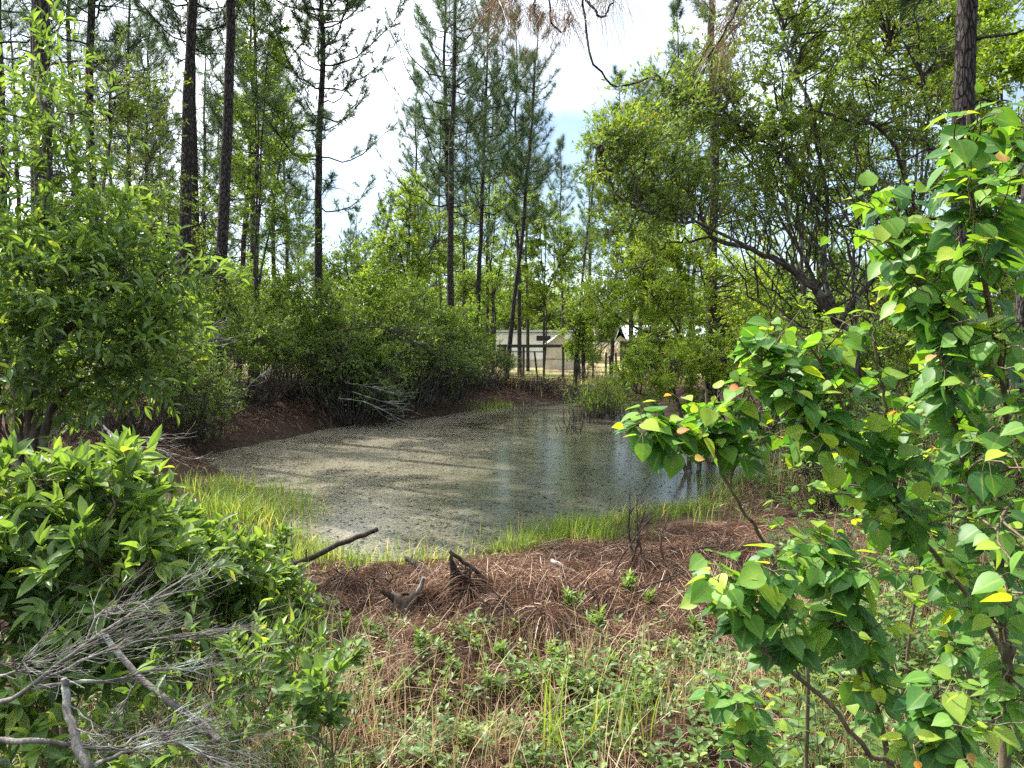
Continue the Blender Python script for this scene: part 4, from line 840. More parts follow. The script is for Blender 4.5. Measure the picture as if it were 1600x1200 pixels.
sapling('low heart leaved sapling at the bottom right corner with large leaves near the ground',
    [([(1480, 1330, 1.7), (1470, 1230, 1.7), (1460, 1150, 1.65), (1455, 1110, 1.65)], .006, .0025)],
    [(1455, 1140, 1.65, 50, 25), (1510, 1170, 1.6, 60, 25), (1400, 1180, 1.65, 40, 25), (1540, 1110, 1.65, 45, 30), (1480, 1080, 1.7, 40, 25)], 307, L=.06, dens=1.2)
sapling('small heart leaved seedling low beside the dry grass, left of the low corner sapling',
    [([(1180, 1230, 2.2), (1160, 1150, 2.2), (1130, 1090, 2.2)], .005, .002)],
    [(1120, 1090, 2.2, 45, 30), (1170, 1120, 2.2, 45, 30), (1130, 1150, 2.2, 50, 30), (1200, 1170, 2.15, 40, 30)], 308, L=.05)
sapling('heart leaved sapling farther back in the leafy mass near the dry stems',
    [([(1420, 1000, 3.3), (1440, 880, 3.2), (1460, 760, 3.1), (1450, 640, 3.0)], .009, .003)],
    [(1440, 680, 3.0, 50, 40), (1470, 790, 3.0, 50, 40), (1300, 800, 3.1, 45, 35), (1250, 740, 3.0, 40, 35), (1380, 850, 3.1, 45, 35), (1350, 770, 3, 40, 30)], 309, L=.07)

# ------------------------------------------------------------------ dead branches
def dead_branch(name, label, lines, seed, mat='dead_wood', ntw=0, tl=.3, cat='branch', k=6, group=None, tw_r=.0022, settle=False):
    """lines: list of (pixel path, r0, r1)"""
    r = rng_(seed); mb = MB(); ps = []
    for pts, a, b in lines:
        w = [at(*p) for p in pts]
        ps.append(limb(mb, w, a, b, k, 18, r, a * (.14 if k == 8 else .3), r.uniform(), True))
    if ntw:
        P = np.stack(ps); n = len(ps)
        idx = r.integers(0, n, ntw); u = r.uniform(.35, 1, (ntw, 1)); q, qt = sample_path(P[idx], u); q = q[:, 0]; qt = qt[:, 0]
        D_ = nrm(qt + r.normal(size=q.shape) * .24); D_[:, 2] *= .55; e = q + D_ * (tl * r.uniform(.4, 1.3, ntw))[:, None]
        TP = branch_paths(r, q, e, 6, -.05, .02); tubes(mb, TP, np.linspace(1, .35, 6)[None] * tw_r * r.uniform(.7, 1.5, (ntw, 1)), 4, r.uniform(0, 1, ntw))
        q2, t2 = sample_path(TP, r.uniform(.4, .9, (ntw, 2))); q2 = q2.reshape(-1, 3); t2 = t2.reshape(-1, 3)
        e2 = q2 + nrm(t2 + r.normal(size=q2.shape) * .45) * (tl * .4 * r.uniform(.3, 1.2, len(q2)))[:, None]
        tubes(mb, branch_paths(r, q2, e2, 4, 0, .02), np.linspace(tw_r * .6, tw_r * .3, 4)[None].repeat(len(q2), 0), 3, .5)
    o = mb.build(name, M[mat], None, at(*lines[0][0][0]))
    return tag(o, label, cat, group)
d = 1.95
dead_branch('dead_branch', 'grey dead branch with many fine twigs fanning up right, lower left corner',
    [([(-60, 1115, d - .1), (0, 1097, d), (43, 1077, d), (133, 1007, d + .05), (173, 980, d + .1), (267, 917, d + .2), (300, 897, d + .3)], .0085, .002), ([(43, 1077, d), (100, 1047, d + .05), (167, 1017, d + .1), (233, 1000, d + .2), (300, 994, d + .25)], .006, .0017),
     ([(60, 1075, d), (133, 1065, d + .05), (183, 1062, d + .1), (240, 1047, d + .15), (300, 1045, d + .2)], .006, .002), ([(133, 1007, d + .05), (150, 965, d + .1), (163, 955, d + .1)], .004, .0015), ([(-60, 1080, d), (20, 1050, d), (40, 1030, d)], .006, .002)], 401, ntw=130, tl=.24, tw_r=.0013)
dead_branch('dead_branch', 'thick pale dead branch slanting down to the right below the fan of grey twigs',
    [([(160, 985, d + .35), (217, 1057, d + .3), (255, 1090, d + .25), (290, 1113, d + .25), (343, 1157, d + .2)], .009, .010), ([(217, 1057, d + .3), (200, 1090, d + .3), (190, 1120, d + .3)], .004, .002)], 402, ntw=14, tl=.2)
dead_branch('dead_branch', 'mottled dead limb standing nearly upright at the bottom left corner',
    [([(100, 1060, d - .1), (103, 1083, d - .1), (113, 1140, d - .15), (143, 1210, d - .2), (165, 1270, d - .2)], .008, .012)], 403, ntw=8, tl=.2)
dead_branch('dead_branch', 'long grey dead branch lying level along the bottom left edge',
    [([(-60, 1155, d - .1), (0, 1158, d - .1), (67, 1158, d - .1), (133, 1167, d), (187, 1168, d + .05), (233, 1147, d + .1), (310, 1143, d + .2)], .009, .003), ([(150, 1195, d - .1), (200, 1175, d), (260, 1160, d + .1), (330, 1175, d + .1)], .006, .002)], 404, ntw=80, tl=.22, tw_r=.0013)
d = 7.0
dead_branch('dead_branch', 'white bleached bare branch hanging below the leafy tree at the left edge',
    [([(-20, 582, d), (10, 588, d), (45, 598, d), (80, 612, d), (108, 632, d), (110, 660, d), (98, 678, d)], .018, .008), ([(45, 598, d), (75, 605, d), (103, 608, d)], .010, .004)], 405, ntw=8, tl=.4, tw_r=.005)
d = 8.6
dead_branch('dead_branch', 'white forked fallen branch with spreading twigs on the dark bank left of the pond',
    [([(140, 632, d), (155, 660, d), (163, 670, d), (185, 685, d - .1), (215, 695, d - .1), (245, 703, d - .1), (282, 712, d - .1)], .022, .006), ([(163, 670, d), (160, 690, d), (170, 705, d)], .012, .004), ([(168, 672, d), (178, 695, d - .2), (182, 715, d - .3)], .012, .005), ([(185, 685, d - .1), (225, 684, d), (235, 690, d)], .008, .003)], 406, ntw=26, tl=.5, tw_r=.005)
d = 15.2
dead_branch('dead_branch', 'pale bare limb arching through the shrubs above the straw bank', [([(225, 555, d), (260, 537, d), (290, 525, d), (325, 512, d), (345, 500, d)], .03, .012), ([(290, 525, d), (310, 535, d), (345, 522, d)], .015, .006)], 407, ntw=12, tl=.7, tw_r=.007)
dead_branch('dead_branch', 'pale fallen stick leaning on the dark bank in front of the thicket', [([(352, 632, 16.4), (375, 618, 16.5), (400, 592, 16.7), (425, 575, 17)], .022, .010)], 408, ntw=4, tl=.4, tw_r=.006)
dead_branch('dead_branch', 'pale dead twigs dipping toward the water from the thicket shrubs', [([(540, 598, 20.5), (570, 603, 20.4), (600, 610, 20.3)], .02, .012), ([(530, 622, 20), (575, 630, 20), (625, 655, 20.3)], .018, .008), ([(550, 612, 20.2), (590, 625, 20.2), (640, 640, 20.5)], .014, .006)], 409, ntw=24, tl=.9, tw_r=.007)
dead_branch('dead_branch', 'long arching dark limb across the front of the thicket shrubs', [([(450, 560, 20.4), (490, 535, 20.3), (540, 515, 20.3), (590, 512, 20.4), (640, 530, 20.8), (680, 555, 21.2)], .03, .015)], 410, mat='dark_wood', ntw=14, tl=.9, tw_r=.008)

def onz(px, py, guess=6.0, lift=0.0):
    """distance at which the ground is seen at px, py"""
    ds = np.linspace(2, 30, 1500); p = np.array([at(px, py, q) for q in ds]); g = gz(p[:, 0], p[:, 1]) + lift
    g = np.maximum(g, WZ); k = np.argmax(p[:, 2] < g); return ds[k] if p[k, 2] < g[k] else guess
def gpt(px, py, lift=0.0, dd=0.0): return (px, py, onz(px, py, lift=lift) + dd)
d = gpt(420, 905)[2]
dead_branch('fallen_branch', 'long dark fallen branch sloping up over the pond edge, its end in the air',
    [([(395, 912, d - .1), (420, 903, d), (450, 885, d + .1), (485, 872, d + .2), (520, 855, d + .3), (560, 838, d + .4), (590, 827, d + .5)], .034, .022), ([(441, 888, d + .05), (445, 860, d + .05), (451, 824, d + .05)], .015, .007), ([(478, 878, d + .15), (479, 858, d + .15)], .009, .005)], 411, mat='dark_wood', k=8)
dead_branch('dry_stem', 'thin pale dry stem standing beside the long dark fallen branch', [([(456, 905, d - .15), (456, 860, d - .15), (455, 815, d - .15)], .007, .004)], 412, cat='stem')
d = gpt(950, 918)[2]
dead_branch('fallen_branch', 'pale grey stick lying on the pine straw right of the middle', [([(862, 876, d + .55), (890, 890, d + .3), (915, 903, d + .12), (952, 918, d)], .018, .014)], 413, k=8)
d = gpt(690, 900, .05)[2]
dead_branch('fallen_branch', 'dark rotten stick pointing up left over the grass edge, left of the triangular root mat', [([(635, 872, d + .5), (650, 882, d + .4), (665, 893, d + .3), (690, 905, d + .2), (705, 915, d + .1)], .020, .024), ([(652, 885, d + .38), (662, 895, d + .35), (670, 900, d + .3)], .014, .01)], 414, mat='dark_wood', k=7)
d = gpt(692, 968, .02)[2]
dead_branch('fallen_branch', 'dark stick leaning diagonally up from the straw mound under the triangular root mat', [([(690, 985, d - .05), (694, 965, d), (712, 947, d + .05), (735, 922, d + .1)], .022, .012), ([(690, 968, d), (697, 985, d - .04)], .026, .02)], 415, mat='dark_wood', k=7)
d = gpt(545, 968, .02)[2]
dead_branch('fallen_branch', 'short dark snapped stick lying at the left side of the straw mound', [([(543, 972, d - .02), (555, 955, d + .06), (567, 943, d + .1), (580, 931, d + .15)], .012, .014)], 416, mat='dark_wood', k=7)
for i_, (lines, lab) in enumerate([
    ([([(985, 895, 0), (988, 865, 0), (982, 835, 0), (984, 795, 0)], .012, .008), ([(990, 870, 0), (996, 840, 0), (995, 797, 0)], .010, .006), ([(1000, 895, 0), (1001, 860, 0), (998, 830, 0), (1003, 806, 0)], .012, .005)], 'dark dead bush with blackened upright stems at the grass edge right of the middle'),
    ([([(953, 917, 0), (960, 895, 0), (970, 872, 0), (985, 850, 0), (1000, 828, 0), (1020, 808, 0)], .009, .005)], 'thin dark curved twig rising from the pale grey stick'),
    ([([(1048, 900, 0), (1036, 872, 0), (1033, 850, 0), (1036, 830, 0), (1046, 805, 0)], .010, .004)], 'thin dark crooked twig standing right of the blackened dead bush'),
    ([([(990, 935, 0), (1020, 928, 0), (1045, 905, 0), (1075, 868, 0), (1095, 850, 0)], .007, .003), ([(1000, 920, 0), (1040, 905, 0), (1080, 888, 0), (1130, 862, 0)], .007, .003)], 'low arching dark twigs over the pine straw below the blackened dead bush')]):
    b_ = gpt(lines[0][0][0][0], lines[0][0][0][1])[2]
    dead_branch('dead_bush' if i_ == 0 else 'dead_twig', lab, [([(a[0], a[1], b_ + .04 * k_) for k_, a in enumerate(l)], x, y) for l, x, y in lines], 420 + i_, mat='dark_wood', ntw=[16, 3, 2, 3][i_], tl=.25, cat='bush' if i_ == 0 else 'twig', tw_r=.004)
# triangular upturned root mat
d = gpt(745, 925, .1)[2]
r = rng_(430); A_ = at(703, 862, d + .05); B_ = at(704, 925, d); C_ = at(795, 945, d + .1)
rm = thing('root_mat', 'dark triangular upturned mat of matted roots standing on the straw mound', 'root mat', gp(B_[0], d, .02))
mb = MB(); limb(mb, [A_ + np.array([0, 0, .005]), A_ * .5 + B_ * .5 + np.array([.01, 0, 0]), B_ - np.array([0, 0, .05])], .012, .018, 7, 12, r, .004, cap=True); limb(mb, [A_, A_ * .55 + C_ * .45 + np.array([.0, 0, .02]), C_ - np.array([0, 0, .04])], .013, .017, 7, 12, r, .004, cap=True)
mb.build('frame_root', M['dark_wood'], rm)
mb = MB(); n = 130; a = r.uniform(0.03, 1, n) ** .7; b1 = r.uniform(0, 1, n)
s0 = A_ + (B_ - A_) * a[:, None]; s1 = A_ + (C_ - A_) * np.clip(a + r.normal(0, .18, n), 0, 1)[:, None]
t0_ = r.uniform(0, .5, n)[:, None]; t1_ = r.uniform(.5, 1, n)[:, None]; q0 = s0 + (s1 - s0) * t0_; q1 = s0 + (s1 - s0) * t1_; q1[:, 2] -= r.uniform(-.05, .12, n)
tubes(mb, branch_paths(r, q0, q1, 5, -.1, .04) + np.array([0, 0, 0]) + r.normal(size=(n, 1, 3)) * np.array([0, .018, .006]), np.linspace(.0035, .002, 5)[None].repeat(n, 0), 3, .5)
n = 60; a = r.uniform(.25, 1, n); s0 = A_ + (C_ - A_) * a[:, None]; e0 = s0 + np.stack([r.normal(-.05, .05, n), r.normal(0, .03, n), -r.uniform(.08, .3, n)], 1)
tubes(mb, branch_paths(r, s0, e0, 5, -.05, .04), np.linspace(.003, .0015, 5)[None].repeat(n, 0), 3, .5)
mb.build('root_fibres', M['dark_wood'], rm)
for i_, (px, py, n, lab) in enumerate([(755, 985, 60, 'tangle of thin dark roots at the straw mound edge below the triangular root mat'), (835, 985, 70, 'tangle of dark roots hanging at the hollow right of the triangular root mat'), (560, 930, 45, 'dark thin root tangle at the left end of the straw mound'), (1090, 870, 45, 'thin dark root tangle on the straw bank near the leftmost sapling')]):
    r = rng_(440 + i_); d = gpt(px, py)[2]; c = gp(at(px, py, d)[0], d, -.02); q = c + np.stack([r.normal(0, .22, n), r.normal(0, .10, n), np.zeros(n)], 1); q[:, 2] = gz(q[:, 0], q[:, 1]) + r.uniform(0, .12, n)
    e = q + np.stack([r.normal(0, .16, n), r.normal(-.05, .10, n), r.normal(-.02, .09, n)], 1); e[:, 2] = np.maximum(e[:, 2], gz(e[:, 0], e[:, 1]) - .03)
    mb = MB(); tubes(mb, branch_paths(r, q, e, 7, .25, .05), np.linspace(1, .4, 7)[None] * r.uniform(.002, .006, (n, 1)), 4, .4); tag(mb.build('root_tangle', M['dark_wood'], None, c), lab, 'roots')
# small rotten stump
d = gpt(632, 955, .02)[2]; c = gp(at(632, 950, d)[0], d, .03); r = rng_(431)
st = thing('stump', 'small dark rotten stump with a pale broken prong on the straw mound', 'stump', c); mb = MB()
zz = np.array([0, .05, .09, .12, .13]); a_ = np.arange(14) * 2 * math.pi / 14; rg = []
for k_, z_ in enumerate(zz):
    R_ = [.13, .10, .085, .08, .03][k_] * (1 + .18 * np.sin(a_ * 3 + 1) + .1 * np.sin(a_ * 7)); rg.append(np.stack([np.cos(a_) * R_, np.sin(a_) * R_, z_ + (.03 * np.sin(a_ * 2 + 1) + .02 * np.sin(a_ * 5)) * (k_ in (2, 3))], 1))
rg = np.array(rg); f = [(k_ * 14 + i_, k_ * 14 + (i_ + 1) % 14, (k_ + 1) * 14 + (i_ + 1) % 14, (k_ + 1) * 14 + i_) for k_ in range(4) for i_ in range(14)]
mb.add(rg.reshape(-1, 3) + c, f4=f); mb.build('bole', M['dark_wood'], st)
mb = MB(); limb(mb, [c + np.array([.05, .02, .08]), c + np.array([.10, .03, .16]), c + np.array([.13, .03, .24])], .022, .013, 7, 8, r, .003, cap=True); mb.build('prong', M['dead_wood'], st)
mb = MB(); limb(mb, [c + np.array([-.03, -.02, .08]), c + np.array([-.10, -.03, .14]), c + np.array([-.15, -.03, .17])], .026, .02, 7, 8, r, .003, cap=True); mb.build('snapped_root', M['dark_wood'], st)

# ------------------------------------------------------------------ reeds, grass, litter
r = rng_(500); d = 23.5; c = at(940, 600, d); c[2] = WZ - .1
rd_ = thing('reed_clump', 'clump of thin green reeds standing in the pond in front of the low sunlit shrub', 'reeds', c); mb = MB(); n = 260
q = c + np.stack([r.normal(0, .38, n), r.normal(0, .4, n), np.zeros(n)], 1); h = r.uniform(.5, 1.6, n)
lx = np.stack([r.normal(0, .16, n), r.normal(0, .16, n)], 1); t = np.linspace(0, 1, 5)
P = q[:, None] + np.stack([lx[:, :1] * t ** 2 * h[:, None], lx[:, 1:] * t ** 2 * h[:, None], h[:, None] * t[None]], -1)
tubes(mb, P, np.linspace(.008, .003, 5)[None].repeat(n, 0), 3, r.uniform(0, 1, n)); mb.build('stem', M['oak_bark'], rd_)
mb = MB(); k = 12; u = r.uniform(.35, 1, (n, k)); q, qt = sample_path(P, u); q = q.reshape(-1, 3); qt = qt.reshape(-1, 3)
leaves(mb, r, q, nrm(qt + r.normal(size=q.shape) * .5 + np.array([0, 0, .5])), runit(r, len(q)), r.uniform(.06, .16, len(q)), .02, LEAF_FAR, r.uniform(0, .8, len(q))); mb.build('foliage', M['dark_leaf'], rd_)
for i_, (px, py, dd, lab) in enumerate([(915, 675, 22, 'sparse dark twigs poking from the water left of the reed clump'), (895, 690, 19.5, 'thin bare twigs in the open water nearest the viewer, below the reed clump'), (1000, 668, 21, 'dark stubby twigs in the water between the reed clump and the leftmost sapling')]):
    c = at(px, py, dd); c[2] = WZ - .05; mb = MB(); n = 14
    q = c + np.stack([r.normal(0, .22, n), r.normal(0, .2, n), np.zeros(n)], 1); e = q + np.stack([r.normal(0, .12, n), r.normal(0, .12, n), r.uniform(.25, .75, n)], 1)
    tubes(mb, branch_paths(r, q, e, 5, 0, .05), np.linspace(.010, .004, 5)[None].repeat(n, 0), 4, .4); tag(mb.build('water_twigs', M['dark_wood'], None, c), lab, 'twigs')

def blades(mb, r, x, y, h, w, lean=.35, tone=(.1, .85), sink=.02, seg=5, z=None):
    n = len(x); z = gz(x, y) if z is None else z
    q = np.stack([x, y, z - sink], 1); az = r.uniform(0, 2 * math.pi, n); ln = np.abs(r.normal(0, lean, n)) + .08; t = np.linspace(0, 1, seg)
    hx = np.cos(az) * ln; hy = np.sin(az) * ln
    P = q[:, None] + np.stack([hx[:, None] * t ** 2 * h[:, None], hy[:, None] * t ** 2 * h[:, None], h[:, None] * (t - .25 * np.minimum(ln, 1.6)[:, None] * t ** 3)], -1)
    wid = w[:, None] * np.array([.7, 1, .85, .5, .04])[:seg][None]
    a2 = az + math.pi / 2 + r.uniform(-.6, .6, n); S = np.stack([np.cos(a2), np.sin(a2), np.zeros(n)], 1)
    tn = r.uniform(*tone, n); tn = np.where(r.uniform(0, 1, n) < .07, 1.0, tn)
    ribbons(mb, P, wid, S, tn)
def clumpy(r, n, x0, x1, y0, y1, f, cond):
    x = r.uniform(x0, x1, n * 6); y = r.uniform(y0, y1, n * 6); keep = cond(x, y) * np.clip(.35 + 1.1 * wob(x, y, f, 3), 0, 1) > r.uniform(0, 1, n * 6)
    return x[keep][:n], y[keep][:n]
# bright marsh grass along the near shore
r = rng_(510); mb = MB()
cond = lambda x, y: np.exp(-(np.clip(sdist(x, y) - .28, -9, 9) / .34) ** 2) * (y < 12.5) * (x > -4.6)
x, y = clumpy(r, 9500, -4.6, 3.2, 7.2, 12.5, 1.7, cond); h = r.uniform(.05, .20, len(x)); blades(mb, r, x, y, h, r.uniform(.003, .006, len(x)), .45, z=np.maximum(gz(x, y), WZ - .03))
cond = lambda x, y: np.exp(-(((x - 1.1) / .85) ** 2 + ((y - 8.5) / .45) ** 2)); x, y = clumpy(r, 3600, -1, 3.2, 7.2, 9.6, 2.3, cond); blades(mb, r, x, y, r.uniform(.10, .36, len(x)), r.uniform(.003, .006, len(x)), .3, (.0, .7), z=np.maximum(gz(x, y), WZ - .03))
cond = lambda x, y: np.exp(-(((x + 3.6) / .65) ** 2 + ((y - 9.6) / 1.3) ** 2)); x, y = clumpy(r, 7500, -5.5, -2.2, 6.8, 12.5, 2.0, cond); blades(mb, r, x, y, r.uniform(.14, .42, len(x)), r.uniform(.003, .006, len(x)), .5, (.2, .95), z=np.maximum(gz(x, y), WZ - .03))
cond = lambda x, y: np.exp(-(((x + 2.1) / .8) ** 2 + ((y - 7.3) / .7) ** 2)); x, y = clumpy(r, 4200, -4.2, -.5, 5.6, 8.8, 2.0, cond); blades(mb, r, x, y, r.uniform(.07, .28, len(x)), r.uniform(.003, .006, len(x)), .5, (.2, .95), z=np.maximum(gz(x, y), WZ - .03))
cond = lambda x, y: np.exp(-(((x - 4.0) / .9) ** 2 + ((y - 12.0) / 1.6) ** 2)); x, y = clumpy(r, 3200, 2.2, 6.4, 9.0, 15, 2.0, cond); blades(mb, r, x, y, r.uniform(.07, .26, len(x)), r.uniform(.003, .006, len(x)), .5, (.3, .95), z=np.maximum(gz(x, y), WZ - .03))
cond = lambda x, y: np.exp(-(((x - 1.2) / 3.0) ** 2 + ((y - 34.6) / 1.5) ** 2)); x, y = clumpy(r, 8000, -5, 6, 32.2, 38, .9, cond); blades(mb, r, x, y, r.uniform(.12, .36, len(x)), r.uniform(.008, .016, len(x)), .4, (.5, .95))
cond = lambda x, y: np.exp(-(((x + 1.0) / .7) ** 2 + ((y - 27.0) / .7) ** 2)); x, y = clumpy(r, 1500, -3, 1, 25, 29, .9, cond); blades(mb, r, x, y, r.uniform(.2, .4, len(x)), r.uniform(.006, .012, len(x)), .4, (.4, .95), z=np.maximum(gz(x, y), WZ - .03))
x = r.uniform(-4.6, 3.4, 2600); y = r.uniform(6.6, 11.8, 2600); kq = np.abs(sdist(x, y) - .3) < .5 * r.uniform(.2, 1, 2600); x, y = x[kq], y[kq]; blades(mb, r, x, y, r.uniform(.10, .34, len(x)), r.uniform(.002, .005, len(x)), 1.0, (.95, 1.0), z=np.maximum(gz(x, y), WZ - .03))
tag(mb.build('marsh_grass', M['grass']), kind='stuff')
def gpt_(px, py): return gpt(px, py)[2]
# pine straw on the near bank, on the left bank and the far bank
r = rng_(520); mb = MB()
def straw(n, x0, x1, y0, y1, L, w, dens, lift=.02, steep=.35):
    x = r.uniform(x0, x1, n * 4); y = r.uniform(y0, y1, n * 4); k_ = dens(x, y) > r.uniform(0, 1, n * 4); x = x[k_][:n]; y = y[k_][:n]; n = len(x)
    l = L * r.uniform(.45, 1.1, n); az = r.uniform(0, 6.28, n) * .55 + 1.2 * wob(x, y, 1.9, 6) * 2
    dx = np.cos(az) * l * .5; dy = np.sin(az) * l * .5
    xs = np.stack([x - dx, x, x + dx], 1); ys = np.stack([y - dy, y, y + dy], 1)
    zs = gz(xs, ys) + r.uniform(.002, lift, (n, 1)) + np.stack([-.5 * np.ones(n), np.ones(n) * .15, np.ones(n) * .5], 1) * (l * r.normal(0, steep, n))[:, None]
    zs = np.maximum(zs, gz(xs, ys) - .01)
    P = np.stack([xs, ys, zs], -1); P[:, 1] += r.normal(size=(n, 3)) * (l * .06)[:, None]
    S = nrm(np.cross(P[:, 2] - P[:, 0], np.array([0, 0, 1.0])) + r.normal(size=(n, 3)) * .4)
    ribbons(mb, P, np.tile([w * .7, w, w * .5], (n, 1)), S, np.clip(r.normal(.45, .3, n), 0, 1))
near = lambda x, y: np.clip((sdist(x, y) - .35) / .5, 0, 1) * (.35 + .65 * np.clip(.5 + wob(x, y, 3.1, 7), 0, 1))
straw(70000, -2.4, 4.2, 2.2, 8.2, .25, .0019, near, .04, .20)
straw(24000, -1.6, 1.8, 4.3, 6.8, .26, .0021, lambda x, y: near(x, y) * np.clip(gz(x, y) * 3 + .8, 0.1, 1), .07, .5)
straw(26000, -9, -1.5, 12.5, 27, .24, .0035, lambda x, y: np.clip((sdist(x, y) - .1) / .4, 0, 1) * (sdist(x, y) < 5), .06, .3)
straw(6000, -3, 5, 28, 34, .3, .005, lambda x, y: np.clip((sdist(x, y) - .1) / .4, 0, 1), .06, .4)
straw(16000, 2.5, 9, 6, 20, .24, .003, lambda x, y: np.clip((sdist(x, y) - .3) / .5, 0, 1), .08, .4)
for (px, py, n, rad_, hh) in [(560, 925, 900, .26, .16), (600, 900, 700, .22, .12), (660, 960, 900, .28, .13), (735, 945, 1100, .30, .20), (790, 975, 1000, .26, .17), (850, 990, 1100, .26, .18), (880, 905, 700, .22, .14), (905, 875, 600, .2, .14), (960, 935, 600, .22, .10), (1000, 890, 700, .24, .14), (1050, 900, 600, .24, .12), (620, 1010, 500, .22, .08), (1110, 850, 700, .3, .14), (720, 1120, 600, .24, .12), (820, 1130, 600, .26, .12), (940, 1010, 500, .22, .1)]:
    d_ = gpt_(px, py); c_ = at(px, py, d_); az = r.uniform(0, 6.28, n); r0_ = rad_ * r.uniform(0, .75, n) ** .8; L_ = r.uniform(.10, .26, n); cx_ = c_[0] + np.cos(az) * r0_; cy_ = c_[1] + np.sin(az) * r0_ * .8
    top = gz(cx_, cy_) + hh * (1 - (r0_ / rad_) ** 1.5) * r.uniform(.4, 1.05, n); a2 = az + r.normal(0, .7, n); t_ = np.linspace(0, 1, 4)[None]
    xs = cx_[:, None] + np.cos(a2)[:, None] * L_[:, None] * t_; ys = cy_[:, None] + np.sin(a2)[:, None] * L_[:, None] * t_; zs = top[:, None] + L_[:, None] * (.18 * t_ - .75 * t_ ** 2); zs = np.maximum(zs, gz(xs, ys) + .004)
    P = np.stack([xs, ys, zs], -1); S = nrm(np.cross(P[:, 3] - P[:, 0], np.array([0, 0, 1.0])) + r.normal(size=(n, 3)) * .3); ribbons(mb, P, np.tile([.0013, .0018, .0016, .0008], (n, 1)), S, np.clip(r.normal(.35, .3, n), 0, 1))
tag(mb.build('pine_straw', M['straw']), kind='stuff')
# dry grass and dead stems
r = rng_(530); mb = MB()
cond = lambda x, y: np.clip(.22 * (y < 4.2) + .03 + .9 * np.exp(-((y - 2.7) / .6) ** 2) + (x > 1.2) * .7, 0, 1) * (sdist(x, y) > 1.2)
x, y = clumpy(r, 7000, -1.9, 3.6, 2.0, 5.2, 2.1, cond); blades(mb, r, x, y, r.uniform(.08, .42, len(x)), r.uniform(.0012, .0028, len(x)), .55, (0, 1))
x = r.uniform(1.4, 4.2, 3000); y = r.uniform(2.6, 6.5, 3000); kq = (sdist(x, y) > 1.6) & (x > .42 * y); x, y = x[kq], y[kq]; blades(mb, r, x, y, r.uniform(.15, .6, len(x)), r.uniform(.0015, .0032, len(x)), .35, (0, .7))
x = r.normal(-.95, .22, 700); y = r.normal(3.1, .3, 700); blades(mb, r, x, y, r.uniform(.2, .7, 700), r.uniform(.001, .0022, 700), .4, (.2, 1))
x = r.uniform(3.5, 8.5, 6000); y = r.uniform(7, 13.5, 6000); kq = (sdist(x, y) > .8); x, y = x[kq], y[kq]; blades(mb, r, x, y, r.uniform(.3, 1.2, len(x)), r.uniform(.003, .006, len(x)), .25, (0, .8))
x = r.uniform(-3, 7, 1300); y = r.uniform(30, 35, 1300); kq = sdist(x, y) > .3; x, y = x[kq], y[kq]; blades(mb, r, x, y, r.uniform(.2, .9, len(x)), r.uniform(.005, .010, len(x)), .45, (0, .7))
tag(mb.build('dry_grass', M['dry']), kind='stuff')
# leafy ground cover
r = rng_(540); mb = MB(); wd = MB()
def cover(n, x0, x1, y0, y1, f, cond, hh=(.03, .16), L=.038, tone=(.05, .85), tpl=LEAF_OVAL, wr=.5):
    x, y = clumpy(r, n, x0, x1, y0, y1, f, cond); n = len(x); k_ = 9; h = r.uniform(*hh, n); b0 = np.stack([x, y, gz(x, y) - .01], 1)
    tp = b0 + np.stack([r.normal(0, .3, n) * h, r.normal(0, .3, n) * h, h], 1); P = np.stack([b0, (b0 + tp) / 2 + r.normal(size=(n, 3)) * .008, tp], 1)
    tubes(wd, P, np.tile([.0016, .0013, .001], (n, 1)), 3, r.uniform(0, .6, n))
    u = np.linspace(.3, 1, k_)[None].repeat(n, 0); q, qt = sample_path(P, u); q = q.reshape(-1, 3); ph = np.tile(np.arange(k_) * 2.4, n) + np.repeat(r.uniform(0, 6, n), k_)
    A = nrm(np.stack([np.cos(ph), np.sin(ph), r.uniform(.0, .9, len(ph))], 1)); N = nrm(np.array([0, 0, 1.0]) + r.normal(size=A.shape) * .3)
    s_ = L * np.repeat(r.uniform(.6, 1.4, n), k_) * r.uniform(.7, 1.1, len(ph)); tn = np.clip(np.repeat(r.uniform(*tone, n), k_) + r.normal(0, .1, len(ph)), 0, 1)
    leaves(mb, r, q + A * .006, A, N, s_, s_ * wr, tpl, tn)
mid = lambda x, y: np.clip(.16 + .9 * np.exp(-((y - 3.2) / .75) ** 2), 0, 1) * (sdist(x, y) > 2.2) * np.clip(1.6 - .25 * np.abs(x), .2, 1)
cover(900, -1.8, 2.6, 2.2, 5.2, 1.9, mid)
cover(300, .2, 2.2, 2.6, 4.4, 2.4, lambda x, y: np.ones_like(x) * .8, (.05, .2), .042)
cover(170, -.9, .2, 3.0, 4.6, 2.4, lambda x, y: np.ones_like(x) * .8, (.04, .14), .04)
cover(2300, 1.0, 4.0, 2.0, 6.0, 1.7, lambda x, y: (x > .36 * y) * .9, (.1, .55), .055, (0, .8))
cover(1300, -2.8, -.6, 1.6, 4.4, 1.7, lambda x, y: (x < -.30 * y + .2) * .9, (.05, .3), .05, (0, .7), LEAF_LANCE, .35)
cover(500, 3.2, 8.5, 6.5, 13, 1.1, lambda x, y: (sdist(x, y) > .6) * .7, (.1, .5), .09, (0, .8), LEAF_FAR)
gc = tag(mb.build('ground_cover', M['bay_leaf']), kind='stuff'); o = wd.build('cover_stem', M['stem_bark'], gc)
